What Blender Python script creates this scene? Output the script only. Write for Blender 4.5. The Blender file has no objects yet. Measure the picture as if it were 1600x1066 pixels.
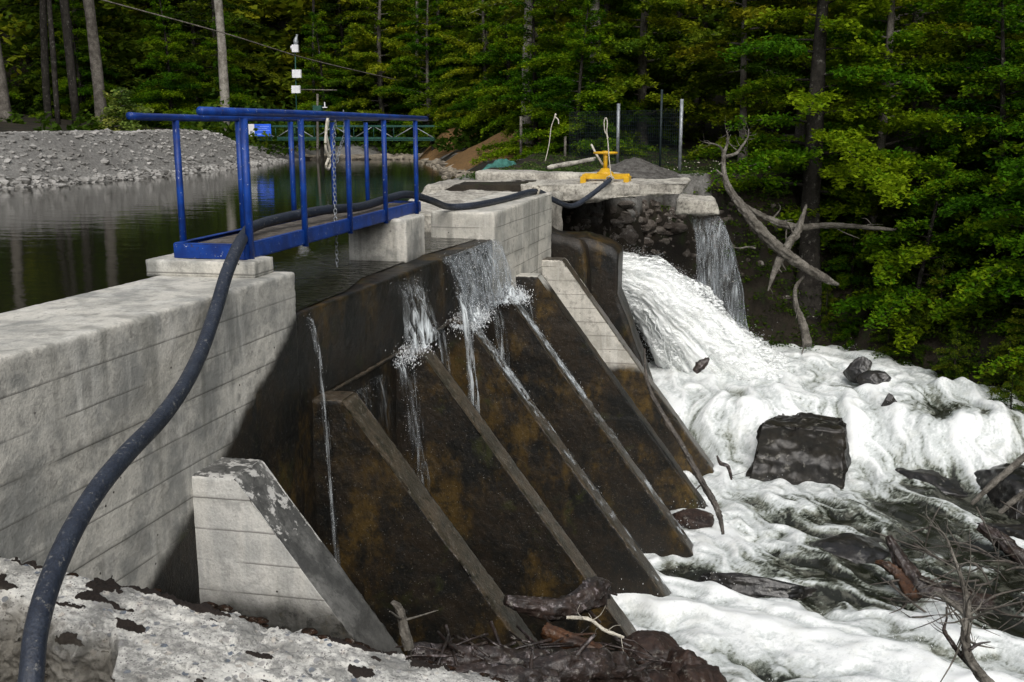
import bpy, math, random
import numpy as np
R = math.radians
rng = np.random.default_rng(7); random.seed(7)
S = bpy.context.scene; COL = S.collection

# ------------------------------------------------------------ camera, world, sun, exposure
PITCH = math.atan(335/1600); YAW = math.atan(330/math.hypot(1600, 335))
cam = bpy.data.cameras.new('camera'); camo = bpy.data.objects.new('camera', cam); COL.objects.link(camo)
cam.sensor_width = 36; cam.lens = 36.0; cam.clip_start = 0.05; cam.clip_end = 2000
camo.location = (0, 0, 0); camo.rotation_euler = (R(90)-PITCH, 0, YAW)
S.camera = camo
W = bpy.data.worlds.new('World'); S.world = W; W.use_nodes = True
nt = W.node_tree; nt.nodes.clear()
sky = nt.nodes.new('ShaderNodeTexSky'); sky.sky_type = 'NISHITA'; sky.sun_disc = False
SUN_EL, SUN_AZ = 43, 163           # azimuth clockwise from +Y: soft light from behind the camera
sky.sun_elevation = R(SUN_EL); sky.sun_rotation = R(SUN_AZ); sky.air_density = 1.0; sky.dust_density = 3.0; sky.ozone_density = 0.6
bg = nt.nodes.new('ShaderNodeBackground'); bg.inputs['Strength'].default_value = 0.15
wo = nt.nodes.new('ShaderNodeOutputWorld')
hs_ = nt.nodes.new('ShaderNodeHueSaturation'); hs_.inputs['Saturation'].default_value = 0.3
nt.links.new(sky.outputs[0], hs_.inputs['Color']); nt.links.new(hs_.outputs[0], bg.inputs[0]); nt.links.new(bg.outputs[0], wo.inputs[0])
sl = bpy.data.lights.new('sun', 'SUN'); sl.energy = 1.15; sl.angle = R(50); sl.color = (1.0, 0.96, 0.9)
slo = bpy.data.objects.new('sun', sl); COL.objects.link(slo)
from mathutils import Vector, Matrix
sd = Vector((math.sin(R(SUN_AZ))*math.cos(R(SUN_EL)), math.cos(R(SUN_AZ))*math.cos(R(SUN_EL)), math.sin(R(SUN_EL))))
slo.rotation_euler = sd.to_track_quat('Z', 'Y').to_euler(); slo.location = sd*60
S.view_settings.view_transform = 'Standard'; S.view_settings.look = 'None'
S.view_settings.exposure = 0.42; S.view_settings.gamma = 1; S.view_settings.use_curve_mapping = False
S.cycles.max_bounces = 6; S.cycles.transparent_max_bounces = 12; S.cycles.diffuse_bounces = 4; S.cycles.glossy_bounces = 3
S.cycles.caustics_reflective = False; S.cycles.caustics_refractive = False

# ------------------------------------------------------------ measuring: a pixel of the photo and one known world coordinate give a world point
FV = np.array([-math.sin(YAW)*math.cos(PITCH), math.cos(YAW)*math.cos(PITCH), -math.sin(PITCH)])
RV = np.array([math.cos(YAW), math.sin(YAW), 0]); UV = np.cross(RV, FV)
def P(x, y, **k):
    d = RV*(x-800)+UV*(533-y)+FV*1600
    (a, v), = k.items()
    t = v/1600 if a == 'D' else v/d['XYZ'.index(a)]
    return d*t
DN = np.array([1, -0.058, 0]); DN /= np.linalg.norm(DN); DA = np.array([-3.5, 8, 0])
def damx(Y, off=0): return -3.5+0.058*(Y-8)+off     # front plane of the dam

# ------------------------------------------------------------ numpy noise
_perm = np.random.default_rng(3).permutation(256); _perm = np.concatenate([_perm, _perm, _perm])
_g = np.random.default_rng(4).normal(size=(256, 3)); _g /= np.linalg.norm(_g, axis=1)[:, None]
def noise(p):
    p = np.asarray(p, float); i = np.floor(p).astype(int); f = p-i; i &= 255
    u = f*f*f*(f*(f*6-15)+10); r = 0
    for dx in (0, 1):
        for dy in (0, 1):
            for dz in (0, 1):
                h = _perm[_perm[_perm[(i[..., 0]+dx) & 255]+((i[..., 1]+dy) & 255)]+((i[..., 2]+dz) & 255)]
                d = (_g[h]*(f-np.array([dx, dy, dz]))).sum(-1)
                w = (u[..., 0] if dx else 1-u[..., 0])*(u[..., 1] if dy else 1-u[..., 1])*(u[..., 2] if dz else 1-u[..., 2])
                r = r+w*d
    return r
def fbm(p, o=4, g=0.5):
    p = np.asarray(p, float); a = 1; r = 0
    for k in range(o): r = r+a*noise(p*2**k+k*17.3); a *= g
    return r
def sm(x, a, b): t = np.clip((x-a)/(b-a), 0, 1); return t*t*(3-2*t)

# ------------------------------------------------------------ mesh building
class MB:
    def __init__(s): s.V = []; s.F = []; s.n = 0; s.A = []
    def add(s, V, F, a=None):
        V = np.asarray(V, float).reshape(-1, 3)
        if isinstance(F, np.ndarray): F = [F]
        for f in F:
            f = np.asarray(f, int)
            if f.size: s.F.append(f+s.n)
        s.V.append(V); s.A.append(np.full(len(V), 0.5) if a is None else np.broadcast_to(a, (len(V),))); s.n += len(V)
        return s
    def build(s, name, mat, parent=None, smooth=True, attr=None):
        V = np.concatenate(s.V); A = np.concatenate(s.A)
        me = bpy.data.meshes.new(name)
        loops = np.concatenate([f.ravel() for f in s.F]); tot = np.concatenate([np.full(len(f), f.shape[1]) for f in s.F])
        st = np.concatenate([[0], np.cumsum(tot)[:-1]])
        me.vertices.add(len(V)); me.vertices.foreach_set('co', V.astype(np.float32).ravel())
        me.loops.add(len(loops)); me.loops.foreach_set('vertex_index', loops.astype(np.int32))
        me.polygons.add(len(tot)); me.polygons.foreach_set('loop_start', st.astype(np.int32)); me.polygons.foreach_set('loop_total', tot.astype(np.int32))
        me.polygons.foreach_set('use_smooth', np.full(len(tot), smooth))
        if attr:
            at = me.attributes.new(attr, 'FLOAT', 'POINT'); at.data.foreach_set('value', A.astype(np.float32))
        me.update(calc_edges=True); me.validate()
        me.materials.append(mat)
        o = bpy.data.objects.new(name, me); COL.objects.link(o)
        if parent is not None: o.parent = parent
        return o
def grid(nx, ny):
    i = np.arange(nx-1)[:, None]*ny+np.arange(ny-1)[None]; i = i.ravel()
    return np.stack([i, i+ny, i+ny+1, i+1], 1)
def tube(pts, rad, n=8, caps=True, smooth=0, rough=0.0, seed=0, flat=1.0, ridge=0.0):
    pts = np.asarray(pts, float); rad = np.broadcast_to(np.asarray(rad, float), (len(pts),)).copy()
    if smooth: 
        t = np.arange(len(pts)); T = np.linspace(0, len(pts)-1, (len(pts)-1)*smooth+1); k = np.clip(T.astype(int), 0, len(pts)-2); u = (T-k)[:, None]
        p0 = pts[np.maximum(k-1, 0)]; p1 = pts[k]; p2 = pts[k+1]; p3 = pts[np.minimum(k+2, len(pts)-1)]
        rad = np.interp(T, t, rad)
        pts = 0.5*((2*p1)+(-p0+p2)*u+(2*p0-5*p1+4*p2-p3)*u*u+(-p0+3*p1-3*p2+p3)*u**3)
    tg = np.gradient(pts, axis=0); tg /= np.linalg.norm(tg, axis=1)[:, None]+1e-9
    ref = np.array([0, 0, 1.]) if abs(tg[:, 2]).mean() < 0.8 else np.array([1., 0, 0])
    a = np.cross(tg, ref); a /= np.linalg.norm(a, axis=1)[:, None]+1e-9; b = np.cross(a, tg)
    th = np.arange(n)*2*math.pi/n
    ring = a[:, None]*np.cos(th)[None, :, None]+b[:, None]*np.sin(th)[None, :, None]*flat
    rr = rad[:, None, None]*np.ones((1, n, 1))
    if rough:
        q = pts[:, None]/max(rad.max(), .01)*0.16+ring*1.5+seed*9.1
        rr = rr*(1+rough*fbm(q, 4)[..., None]*1.5)
        if ridge: rr = rr*(1+.5*ridge-ridge*1.6*np.abs(fbm(pts[:, None]/max(rad.max(), .01)*.35+ring*4.2+seed, 3))[..., None]*1.5-ridge*.5*np.abs(noise(pts[:, None]/max(rad.max(), .01)*1.6+ring*9))[..., None])
    V = (pts[:, None]+ring*rr).reshape(-1, 3)
    m = len(pts); i = (np.arange(m-1)[:, None]*n+np.arange(n)[None]).ravel(); j = (np.arange(m-1)[:, None]*n+((np.arange(n)+1) % n)[None]).ravel()
    F = [np.stack([i, j, j+n, i+n], 1)]
    if caps:
        V = np.concatenate([V, pts[:1], pts[-1:]]); c0 = m*n; k = np.arange(n); k2 = (k+1) % n
        F.append(np.stack([k2, k, np.full(n, c0)], 1)); F.append(np.stack([(m-1)*n+k, (m-1)*n+k2, np.full(n, c0+1)], 1))
    return V, F
def box(x0, x1, y0, y1, z0, z1):
    V = [(x, y, z) for x in (x0, x1) for y in (y0, y1) for z in (z0, z1)]
    return np.array(V, float), np.array([[0, 1, 3, 2], [4, 6, 7, 5], [0, 4, 5, 1], [2, 3, 7, 6], [0, 2, 6, 4], [1, 5, 7, 3]])
def hexa(name, c, res, mat, parent=None, disp=None, faces=None, chip=0.012, seed=0):
    """c: 8 corners [i][j][k]; a solid of six fine grids, welded, pushed along its normals by disp(position)"""
    c = np.array(c, float).reshape(2, 2, 2, 3)
    def tri(u, v, w):
        u, v, w = [q[..., None] for q in (u, v, w)]
        r = 0
        for i in (0, 1):
            for j in (0, 1):
                for k in (0, 1): r = r+c[i, j, k]*(u if i else 1-u)*(v if j else 1-v)*(w if k else 1-w)
        return r
    L = [max(2, int(round(np.linalg.norm(c.take(1, a)-c.take(0, a), axis=-1).max()/res))+1) for a in range(3)]
    ids = {}; V = []; F = []
    def vid(i, j, k):
        key = (i*L[1]+j)*L[2]+k
        return key
    keys = []
    for a in range(3):
        b, d = [q for q in range(3) if q != a]
        for e in (0, 1):
            B, D = np.meshgrid(np.arange(L[b]), np.arange(L[d]), indexing='ij'); idx = [None]*3
            idx[a] = np.full_like(B, (L[a]-1)*e); idx[b] = B; idx[d] = D
            K = (idx[0]*L[1]+idx[1])*L[2]+idx[2]
            q = np.stack([K[:-1, :-1], K[1:, :-1], K[1:, 1:], K[:-1, 1:]], -1).reshape(-1, 4)
            if (e == 0) ^ (a == 1): q = q[:, ::-1]
            keys.append(q)
    Q = np.concatenate(keys); uq, inv = np.unique(Q, return_inverse=True); Q = inv.reshape(Q.shape)
    k = uq % L[2]; j = (uq//L[2]) % L[1]; i = uq//(L[2]*L[1])
    V = tri(i/(L[0]-1), j/(L[1]-1), k/(L[2]-1))
    on = ((i == 0) | (i == L[0]-1)).astype(int)+((j == 0) | (j == L[1]-1))+((k == 0) | (k == L[2]-1))
    e1 = V[Q[:, 2]]-V[Q[:, 0]]; e2 = V[Q[:, 3]]-V[Q[:, 1]]; fn = np.cross(e1, e2)
    cen = V.mean(0)
    if ((V[Q].mean(1)-cen)*fn).sum() < 0: Q = Q[:, ::-1]; fn = -fn
    N = np.zeros_like(V)
    for t in range(4): np.add.at(N, Q[:, t], fn)
    N /= np.linalg.norm(N, axis=1)[:, None]+1e-12
    d = np.zeros(len(V)) if disp is None else disp(V, N)
    d = np.where(on > 1, d*0.3-chip*(0.35+np.abs(fbm(V*9+seed, 3))*2.2)*np.where(on > 2, 1.6, 1), d)
    V = V+N*d[:, None]
    return MB().add(V, Q).build(name, mat, parent, smooth=True)
def rough_d(a=0.006, s=5, b=0.0, bs=40, seed=0):
    return lambda V, N: a*fbm(V*s+seed, 3)+(b*fbm(V*bs+seed, 2) if b else 0)
BH = 0.235     # height of a formwork board
def board_d(a=0.006, tilt=0.0):
    def f(V, N):
        z = (V[:, 2]+tilt*(V[:, 1]+V[:, 0])+0.006*noise(V*np.array([1.5, 1.5, .1])))/BH; k = np.floor(z); fr = z-k
        st = (np.sin(k*12.9898+4)*43758.5453) % 1
        ledge = np.exp(-((fr-0.0)/0.035)**2)*np.where(st > .5, -0.009, .007)*np.clip(0.5+1.6*noise(V*1.7+k[:, None]), 0, 1.3)
        return (st-.5)*a*2*(np.abs(N[:, 2]) < .6)+ledge*(np.abs(N[:, 2]) < .6)+0.004*fbm(V*6, 3)+0.0015*fbm(V*38, 2)
    return f
def ico(sub=3):
    import bmesh
    bm = bmesh.new(); bmesh.ops.create_icosphere(bm, subdivisions=sub, radius=1)
    V = np.array([v.co[:] for v in bm.verts]); F = np.array([[v.index for v in f.verts] for f in bm.faces]); bm.free(); return V, F
ICO = {k: ico(k) for k in (1, 2, 3, 5)}
def rock(size, seed, sub=5, cuts=9, rough=0.12):
    V, F = ICO[sub]; r = np.random.default_rng(seed); V = V.copy()
    for _ in range(cuts):
        n = r.normal(size=3); n /= np.linalg.norm(n); h = r.uniform(.55, .85); d = V@n-h; V -= np.where(d > 0, d*.93, 0)[:, None]*n
    V *= (1+rough*fbm(V*2+seed*7.7, 4)-(.10*np.abs(fbm(V*[4, 4, 9]+seed, 4)) if sub > 3 else 0))[:, None]
    return V*np.asarray(size), F
def tag(o, label=None, cat=None, group=None, kind=None):
    if label: o['label'] = label
    if cat: o['category'] = cat
    if group: o['group'] = group
    if kind: o['kind'] = kind
    return o
def empty(name, loc=(0, 0, 0), **k):
    o = bpy.data.objects.new(name, None); COL.objects.link(o); o.location = loc; o.empty_display_size = .2; return o
def thing(name, label, cat, group=None, loc=(0, 0, 0)):
    return tag(empty(name, loc), label, cat, group)

# ------------------------------------------------------------ materials
class G:
    def __init__(s, name):
        s.m = bpy.data.materials.new(name); s.m.use_nodes = True; s.t = s.m.node_tree; s.t.nodes.clear()
        s.out = s.t.nodes.new('ShaderNodeOutputMaterial')
        s.pos = s.n('ShaderNodeNewGeometry').outputs['Position']
        s.obj = s.n('ShaderNodeTexCoord').outputs['Object']
    def n(s, typ, ins=None, **pr):
        nd = s.t.nodes.new(typ)
        for k, v in pr.items(): setattr(nd, k, v)
        for k, v in (ins or {}).items(): s.set(nd.inputs[k], v)
        return nd
    def set(s, i, v):
        if isinstance(v, bpy.types.NodeSocket): s.t.links.new(v, i)
        elif isinstance(v, (tuple, list)) and len(v) == 3 and i.type == 'RGBA': i.default_value = (*v, 1)
        else: i.default_value = v
    def math(s, op, a, b=0.0, c=0.0, clamp=False):
        nd = s.n('ShaderNodeMath', operation=op, use_clamp=clamp); s.set(nd.inputs[0], a); s.set(nd.inputs[1], b); s.set(nd.inputs[2], c); return nd.outputs[0]
    def vec(s, v, sc):
        return s.n('ShaderNodeMapping', {'Vector': v, 'Scale': sc}).outputs[0]
    def noise(s, sc, v=None, det=5, rough=.55, dist=0.0):
        return s.n('ShaderNodeTexNoise', {'Vector': v or s.pos, 'Scale': sc, 'Detail': det, 'Roughness': rough, 'Distortion': dist}).outputs[0]
    def ramp(s, f, a, b, va=0.0, vb=1.0):
        return s.n('ShaderNodeMapRange', {'Value': f, 'From Min': a, 'From Max': b, 'To Min': va, 'To Max': vb}, interpolation_type='SMOOTHSTEP').outputs[0]
    def mix(s, f, a, b, mode='MIX'):
        nd = s.n('ShaderNodeMix', data_type='RGBA', blend_type=mode); s.set(nd.inputs[0], f); s.set(nd.inputs[6], a); s.set(nd.inputs[7], b); return nd.outputs[2]
    def attr(s, nm): return s.n('ShaderNodeAttribute', attribute_name=nm).outputs['Fac']
    def sep(s, v=None): 
        nd = s.n('ShaderNodeSeparateXYZ', {0: v or s.pos}); return nd.outputs
    def bump(s, h, st=.4, d=.01, nrm=None):
        i = {'Height': h, 'Strength': st, 'Distance': d}
        if nrm: i['Normal'] = nrm
        return s.n('ShaderNodeBump', i).outputs[0]
    def bsdf(s, col, rough=.8, nrm=None, spec=.4, metal=0.0, **k):
        i = {'Base Color': col, 'Roughness': rough, 'Specular IOR Level': spec, 'Metallic': metal}; i.update(k)
        if nrm: i['Normal'] = nrm
        return s.n('ShaderNodeBsdfPrincipled', i).outputs[0]
    def done(s, sh): s.t.links.new(sh, s.out.inputs[0]); return s.m
    def mixsh(s, f, a, b):
        nd = s.n('ShaderNodeMixShader'); s.set(nd.inputs[0], f); s.t.links.new(a, nd.inputs[1]); s.t.links.new(b, nd.inputs[2]); return nd.outputs[0]

def concrete(name, wet='none', light=(.60, .575, .51), dark=(.26, .26, .24), boards=True, wetcol=((.022, .016, .010), (.007, .007, .006), (.095, .058, .014))):
    """wet: none | all | abut (diagonal seepage limit next to the spillway) | a number: the height below which it is soaked"""
    g = G(name); x, y, z = g.sep()
    n1 = g.noise(1.6, det=8, rough=.62); n2 = g.noise(7, det=7, rough=.68); n3 = g.noise(60, det=3)
    col = g.mix(g.ramp(g.math('ADD', n1, g.math('MULTIPLY', g.math('SUBTRACT', n2, .5), .5)), .36, .60), dark, light)
    col = g.mix(g.ramp(n2, .50, .66, 0, .6), col, tuple(c*.55 for c in dark))
    st = g.noise(1.0, g.vec(g.pos, (5.5, 5.5, .55)), det=5)
    col = g.mix(g.ramp(st, .52, .68, 0, .6), col, (.70, .68, .62))
    st2 = g.noise(1.0, g.vec(g.pos, (3.3, 3.3, .35)), det=5, dist=.5)
    col = g.mix(g.ramp(st2, .53, .70, 0, .6), col, (.14, .14, .12))
    wob = g.noise(1.2, det=3)
    if boards:
        zz = g.math('ADD', z, g.math('MULTIPLY', g.math('SUBTRACT', wob, .5), .02))
        fr = g.math('FRACT', g.math('ADD', g.math('DIVIDE', zz, BH), 100.02))
        line = g.math('MULTIPLY', g.ramp(fr, .085, .0), g.ramp(g.noise(1.3, det=2), .34, .50))
        nz = g.sep(g.n('ShaderNodeNewGeometry').outputs['Normal'])[2]
        line = g.math('MULTIPLY', line, g.ramp(g.math('ABSOLUTE', nz), .6, .3))
        col = g.mix(g.math('MULTIPLY', line, .88), col, (.07, .065, .055))
        bi = g.math('FLOOR', g.math('ADD', g.math('DIVIDE', zz, BH), 100.0))
        bt = g.n('ShaderNodeTexWhiteNoise', {'W': bi}, noise_dimensions='1D').outputs[0]
        col = g.mix(g.math('MULTIPLY', bt, .22), col, dark)
    pit = g.n('ShaderNodeTexVoronoi', {'Vector': g.pos, 'Scale': 9.0}, feature='F1').outputs[0]
    col = g.mix(g.math('MULTIPLY', g.ramp(pit, .10, .05), g.ramp(n1, .5, .56)), col, (.03, .025, .02))
    col = g.mix(g.ramp(n3, .35, .7, 0, .22), col, (.16, .16, .15))
    wetcol = tuple(tuple(q_*.72 for q_ in w_) for w_ in wetcol) if wet in ('all', 'abut') else wetcol
    a, b, c = wetcol
    wc = g.mix(g.ramp(g.noise(1.7, det=7, rough=.7), .42, .60), a, b)
    wc = g.mix(g.math('MULTIPLY', g.ramp(g.noise(1.1, g.vec(g.pos, (1.4, 1.4, .8)), det=8, rough=.7), .50, .66), .85), wc, c)
    wc = g.mix(g.ramp(g.noise(2.3, det=6, rough=.7, dist=.6), .57, .72, 0, .7), wc, (.028, .032, .008))
    wc = g.mix(g.ramp(g.noise(9, det=8, rough=.75), .48, .62, 0, .7), wc, (.007, .007, .006))
    wc = g.mix(g.ramp(g.noise(26, det=5, rough=.75), .56, .70, 0, .55), wc, (.075, .064, .040))
    wc = g.mix(g.ramp(g.noise(75, det=2, rough=.6), .70, .74, 0, .6), wc, (.38, .38, .36))  # sparkles on the wet face, painted into the colour as pale specks
    wc = g.mix(g.ramp(g.noise(1.0, g.vec(g.pos, (9, 9, .7)), det=4), .6, .78, 0, .35), wc, (.006, .007, .008))
    edge = g.math('MULTIPLY', g.math('SUBTRACT', g.noise(2.6, det=6, rough=.6), .5), .55)
    if wet == 'none': w = 0.0
    elif wet == 'all': w = 1.0
    elif wet == 'abut':
        t = g.math('SUBTRACT', y, g.math('MULTIPLY_ADD', z, 1.62, 8.0+1.60*1.62))
        w = g.ramp(g.math('ADD', t, g.math('MULTIPLY', edge, .9)), -.12, .17)
    else:
        w = g.ramp(g.math('ADD', z, g.math('MULTIPLY', edge, .5)), wet+.10, wet-.12)
    col = g.mix(w, col, wc)
    nr = g.bump(n3, .5, .006, g.bump(n2, .8, .02))
    ro = g.n('ShaderNodeMix', {0: w, 2: .88, 3: .48}).outputs[0]
    sp = g.n('ShaderNodeMix', {0: w, 2: .25, 3: .32}).outputs[0]
    return g.done(g.bsdf(col, ro, nr, sp))
def plain(name, c1, c2, rough=.8, sc=6, spec=.3, bump=.3, metal=0.0, bs=30, c3=None, f3=(.6, .75), objspace=True):
    g = G(name); v = g.obj if objspace else g.pos
    col = g.mix(g.ramp(g.noise(sc, v, det=7, rough=.65), .35, .65), c1, c2)
    if c3: col = g.mix(g.ramp(g.noise(sc*2.3, v, det=5, rough=.7), *f3), col, c3)
    fn_ = g.noise(bs*1.4, v, det=4, rough=.7)
    if bump >= .5: col = g.mix(g.ramp(fn_, .42, .66, 0, .6), col, g.mix(.72, col, (0, 0, 0))); col = g.mix(g.ramp(g.noise(bs*.5, v, det=6, rough=.75), .56, .68, 0, .5), col, g.mix(.55, col, (.5, .48, .42)))
    return g.done(g.bsdf(col, rough, g.bump(g.noise(bs, v, det=5), bump, .01, g.bump(fn_, bump*.6, .006)), spec, metal))

M = {}
M['abut'] = concrete('abutment_concrete', 'abut')
M['dry'] = concrete('dry_concrete', 'none')
M['wet'] = concrete('wet_concrete', 'all', boards=False)
M['fardry'] = concrete('far_abutment_concrete', -2.42, light=(.60, .57, .50), dark=(.36, .35, .31))
M['ribdry'] = concrete('pale_buttress_concrete', -4.05, light=(.62, .59, .52), dark=(.40, .38, .33))
M['ribfar'] = concrete('dark_buttress_concrete', -2.16, light=(.5, .48, .42))
M['ribnear'] = concrete('near_buttress_concrete', -3.35, light=(.64, .63, .59), dark=(.42, .42, .40), wetcol=((.10, .098, .09), (.055, .055, .05), (.09, .08, .06)))
M['riptop'] = plain('wet_buttress_top', (.090, .068, .046), (.040, .034, .024), .30, 4, .6, .8, c3=(.022, .020, .013), f3=(.5, .66), objspace=False)
M['topgrey'] = plain('grey_damp_top', (.15, .148, .135), (.065, .065, .060), .6, 3.2, .4, .9, c3=(.50, .49, .45), f3=(.54, .60), objspace=False)
M['blue'] = plain('blue_paint', (.010, .048, .32), (.006, .030, .19), .36, 4, .5, .2, c3=(.02, .10, .42), f3=(.62, .72))
def chips():
    g = G('chipped_blue_paint'); v = g.obj
    col = g.mix(g.ramp(g.noise(5, v, det=6), .35, .65), (.004, .045, .26), (.003, .022, .14))
    col = g.mix(g.ramp(g.noise(38, v, det=3, rough=.7), .66, .70), col, (.45, .47, .5))
    col = g.mix(g.ramp(g.noise(13, v, det=6, rough=.8), .62, .66), col, (.05, .03, .02))
    return g.done(g.bsdf(col, .45, g.bump(g.noise(40, v, det=3), .4, .004), .35))
M['blue'] = chips()
M['hose'] = plain('black_rubber', (.012, .017, .030), (.022, .029, .045), .5, 7, .42, .5, c3=(.07, .075, .08), f3=(.62, .8), bs=60)
M['wood'] = plain('weathered_deck', (.16, .14, .12), (.07, .06, .05), .85, 9, .2, .6)
M['white'] = plain('white_plastic', (.75, .76, .78), (.6, .6, .62), .5, 3)
M['rope'] = plain('pale_rope', (.55, .52, .45), (.38, .35, .28), .9, 30)
M['steel'] = plain('galvanised_steel', (.32, .34, .36), (.18, .20, .21), .45, 12, .5, .3, .4)
M['green'] = plain('green_paint', (.018, .075, .055), (.010, .045, .034), .6, 6)
M['yellow'] = plain('yellow_paint', (.72, .44, .012), (.50, .28, .01), .42, 5, .4, .3, c3=(.12, .06, .02), f3=(.66, .72))
M['dkpost'] = plain('dark_post', (.018, .030, .032), (.010, .016, .018), .6, 8)
M['bark'] = plain('grey_bark', (.16, .145, .125), (.065, .057, .048), .9, 3.5, .2, 1.0, c3=(.05, .06, .035), bs=18)
M['palebark'] = plain('pale_bark', (.34, .32, .28), (.16, .145, .12), .9, 4, .2, 1.0, c3=(.07, .06, .05), bs=18)
M['darkbark'] = plain('dark_bark', (.038, .034, .028), (.014, .012, .010), .9, 4, .2, 1.0, bs=18)
M['drift'] = plain('driftwood', (.19, .175, .15), (.075, .067, .055), .85, 5, .25, 1.0, c3=(.035, .03, .025), bs=22)
M['wetstick'] = plain('damp_stick', (.10, .085, .07), (.035, .03, .025), .6, 6, .4, .9, bs=24)
M['wetwood'] = plain('wet_wood', (.045, .030, .024), (.018, .013, .011), .36, 5, .5, 1.0, c3=(.22, .19, .19), f3=(.55, .66), bs=22)
M['redwood'] = plain('rotten_wood', (.085, .036, .014), (.028, .014, .008), .5, 5, .4, 1.0, bs=22)
M['rockwet'] = plain('wet_rock', (.022, .019, .016), (.010, .010, .010), .30, 3, .55, .9, c3=(.045, .04, .02), bs=14)
M['rockred'] = plain('reddish_rock', (.046, .026, .018), (.018, .011, .009), .55, 4, .4, 1.0, c3=(.09, .055, .035), bs=20)
M['rockgrey'] = plain('grey_stone', (.27, .26, .24), (.13, .125, .115), .85, 3, .3, .6, bs=14)
M['slab'] = plain('weathered_slab', (.50, .475, .41), (.24, .225, .195), .9, 2.4, .25, 1.0, c3=(.10, .09, .075), f3=(.56, .70), bs=16, objspace=False)
M['net'] = plain('teal_netting', (.05, .17, .14), (.02, .08, .065), .8, 5)

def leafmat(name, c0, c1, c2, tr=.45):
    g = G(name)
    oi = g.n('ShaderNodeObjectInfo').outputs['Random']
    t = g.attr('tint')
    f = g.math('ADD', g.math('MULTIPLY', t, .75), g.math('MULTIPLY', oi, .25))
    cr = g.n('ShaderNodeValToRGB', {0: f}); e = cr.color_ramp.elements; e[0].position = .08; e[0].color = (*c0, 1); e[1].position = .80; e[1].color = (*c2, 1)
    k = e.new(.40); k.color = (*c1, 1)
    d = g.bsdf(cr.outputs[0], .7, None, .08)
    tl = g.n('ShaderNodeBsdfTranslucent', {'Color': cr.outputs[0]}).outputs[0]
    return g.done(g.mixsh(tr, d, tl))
M['leaf'] = leafmat('green_leaves', (.022, .075, .004), (.062, .165, .004), (.20, .28, .007))
M['leafdark'] = leafmat('dark_leaves', (.020, .045, .004), (.055, .105, .007), (.16, .19, .012))
M['leafolive'] = leafmat('olive_leaves', (.045, .095, .006), (.125, .205, .009), (.31, .34, .014))
M['leafpale'] = leafmat('pale_leaves', (.08, .14, .03), (.15, .22, .04), (.28, .30, .06))
M['grass'] = leafmat('grass_blades', (.02, .05, .01), (.05, .10, .02), (.14, .16, .05))

def groundmat():
    g = G('ground_soil')
    n1 = g.noise(.9, det=8, rough=.65); n2 = g.noise(9, det=6, rough=.7)
    soil = g.mix(g.ramp(n1, .35, .62), (.010, .008, .006), (.028, .022, .014))
    soil = g.mix(g.ramp(g.noise(3.1, det=6, rough=.7), .53, .68), soil, (.016, .024, .006))
    soil = g.mix(g.ramp(n2, .64, .76), soil, (.06, .05, .04))
    grav = g.mix(g.ramp(g.noise(14, det=6, rough=.75), .38, .66), (.125, .12, .11), (.24, .235, .22))
    grav = g.mix(g.ramp(g.noise(.7, det=6), .42, .62, 0, .45), grav, (.10, .095, .088))
    ora = g.mix(g.ramp(n2, .35, .65), (.22, .12, .045), (.11, .07, .03))
    a = g.attr('kindmix')   # 0 soil, 0.5 gravel, 1 orange earth
    col = g.mix(g.ramp(a, .05, .45), soil, grav); col = g.mix(g.ramp(a, .6, .95), col, ora)
    return g.done(g.bsdf(col, .85, g.bump(n2, .8, .05, g.bump(g.noise(40, det=3), .5, .02)), .25))
M['ground'] = groundmat()
def watermat():
    g = G('still_water'); x, y, z = g.sep()
    a = g.noise(1.0, g.vec(g.pos, (1.1, 2.6, 1)), det=4, rough=.5, dist=.4)
    b = g.noise(1.0, g.vec(g.pos, (5, 9, 1)), det=3, dist=.6)
    near = g.ramp(g.math('ADD', x, g.math('MULTIPLY', g.math('SUBTRACT', y, 8), -.06)), -5.6, -3.9, .012, 1.0)
    near = g.math('MULTIPLY', near, g.ramp(y, 22, 10, .25, 1))
    nr = g.bump(a, .022, .25)
    nr = g.bump(b, g.math('MULTIPLY', near, 1.0), .11, nr)
    return g.done(g.bsdf((.010, .010, .006), .055, nr, .55, IOR=1.333))
M['water'] = watermat()
def foammat():
    g = G('rushing_water'); f = g.attr('foam')
    n = g.noise(14, det=5, rough=.7, dist=.5); n2 = g.noise(3.2, det=6, rough=.65, dist=.8)
    ff = g.math('ADD', f, g.math('MULTIPLY', g.math('SUBTRACT', n, .5), .5))
    n5 = g.noise(48, det=4, rough=.7); ff = g.math('ADD', ff, g.math('MULTIPLY', g.math('SUBTRACT', n5, .5), .45))
    col = g.mix(g.ramp(ff, .14, .42), (.010, .011, .006), (.15, .165, .135))
    col = g.mix(g.ramp(ff, .34, .66), col, (.50, .53, .52))
    col = g.mix(g.ramp(ff, .62, .98), col, (.78, .80, .79))
    col = g.mix(g.math('MULTIPLY', g.ramp(n2, .48, .66), .35), col, g.mix(.5, col, (.52, .52, .42)))
    ro = g.ramp(ff, .2, .6, .12, .6)
    return g.done(g.bsdf(col, ro, g.bump(n5, .5, .012, g.bump(n, .25, .02)), .5))
M['foam'] = foammat()
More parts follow.
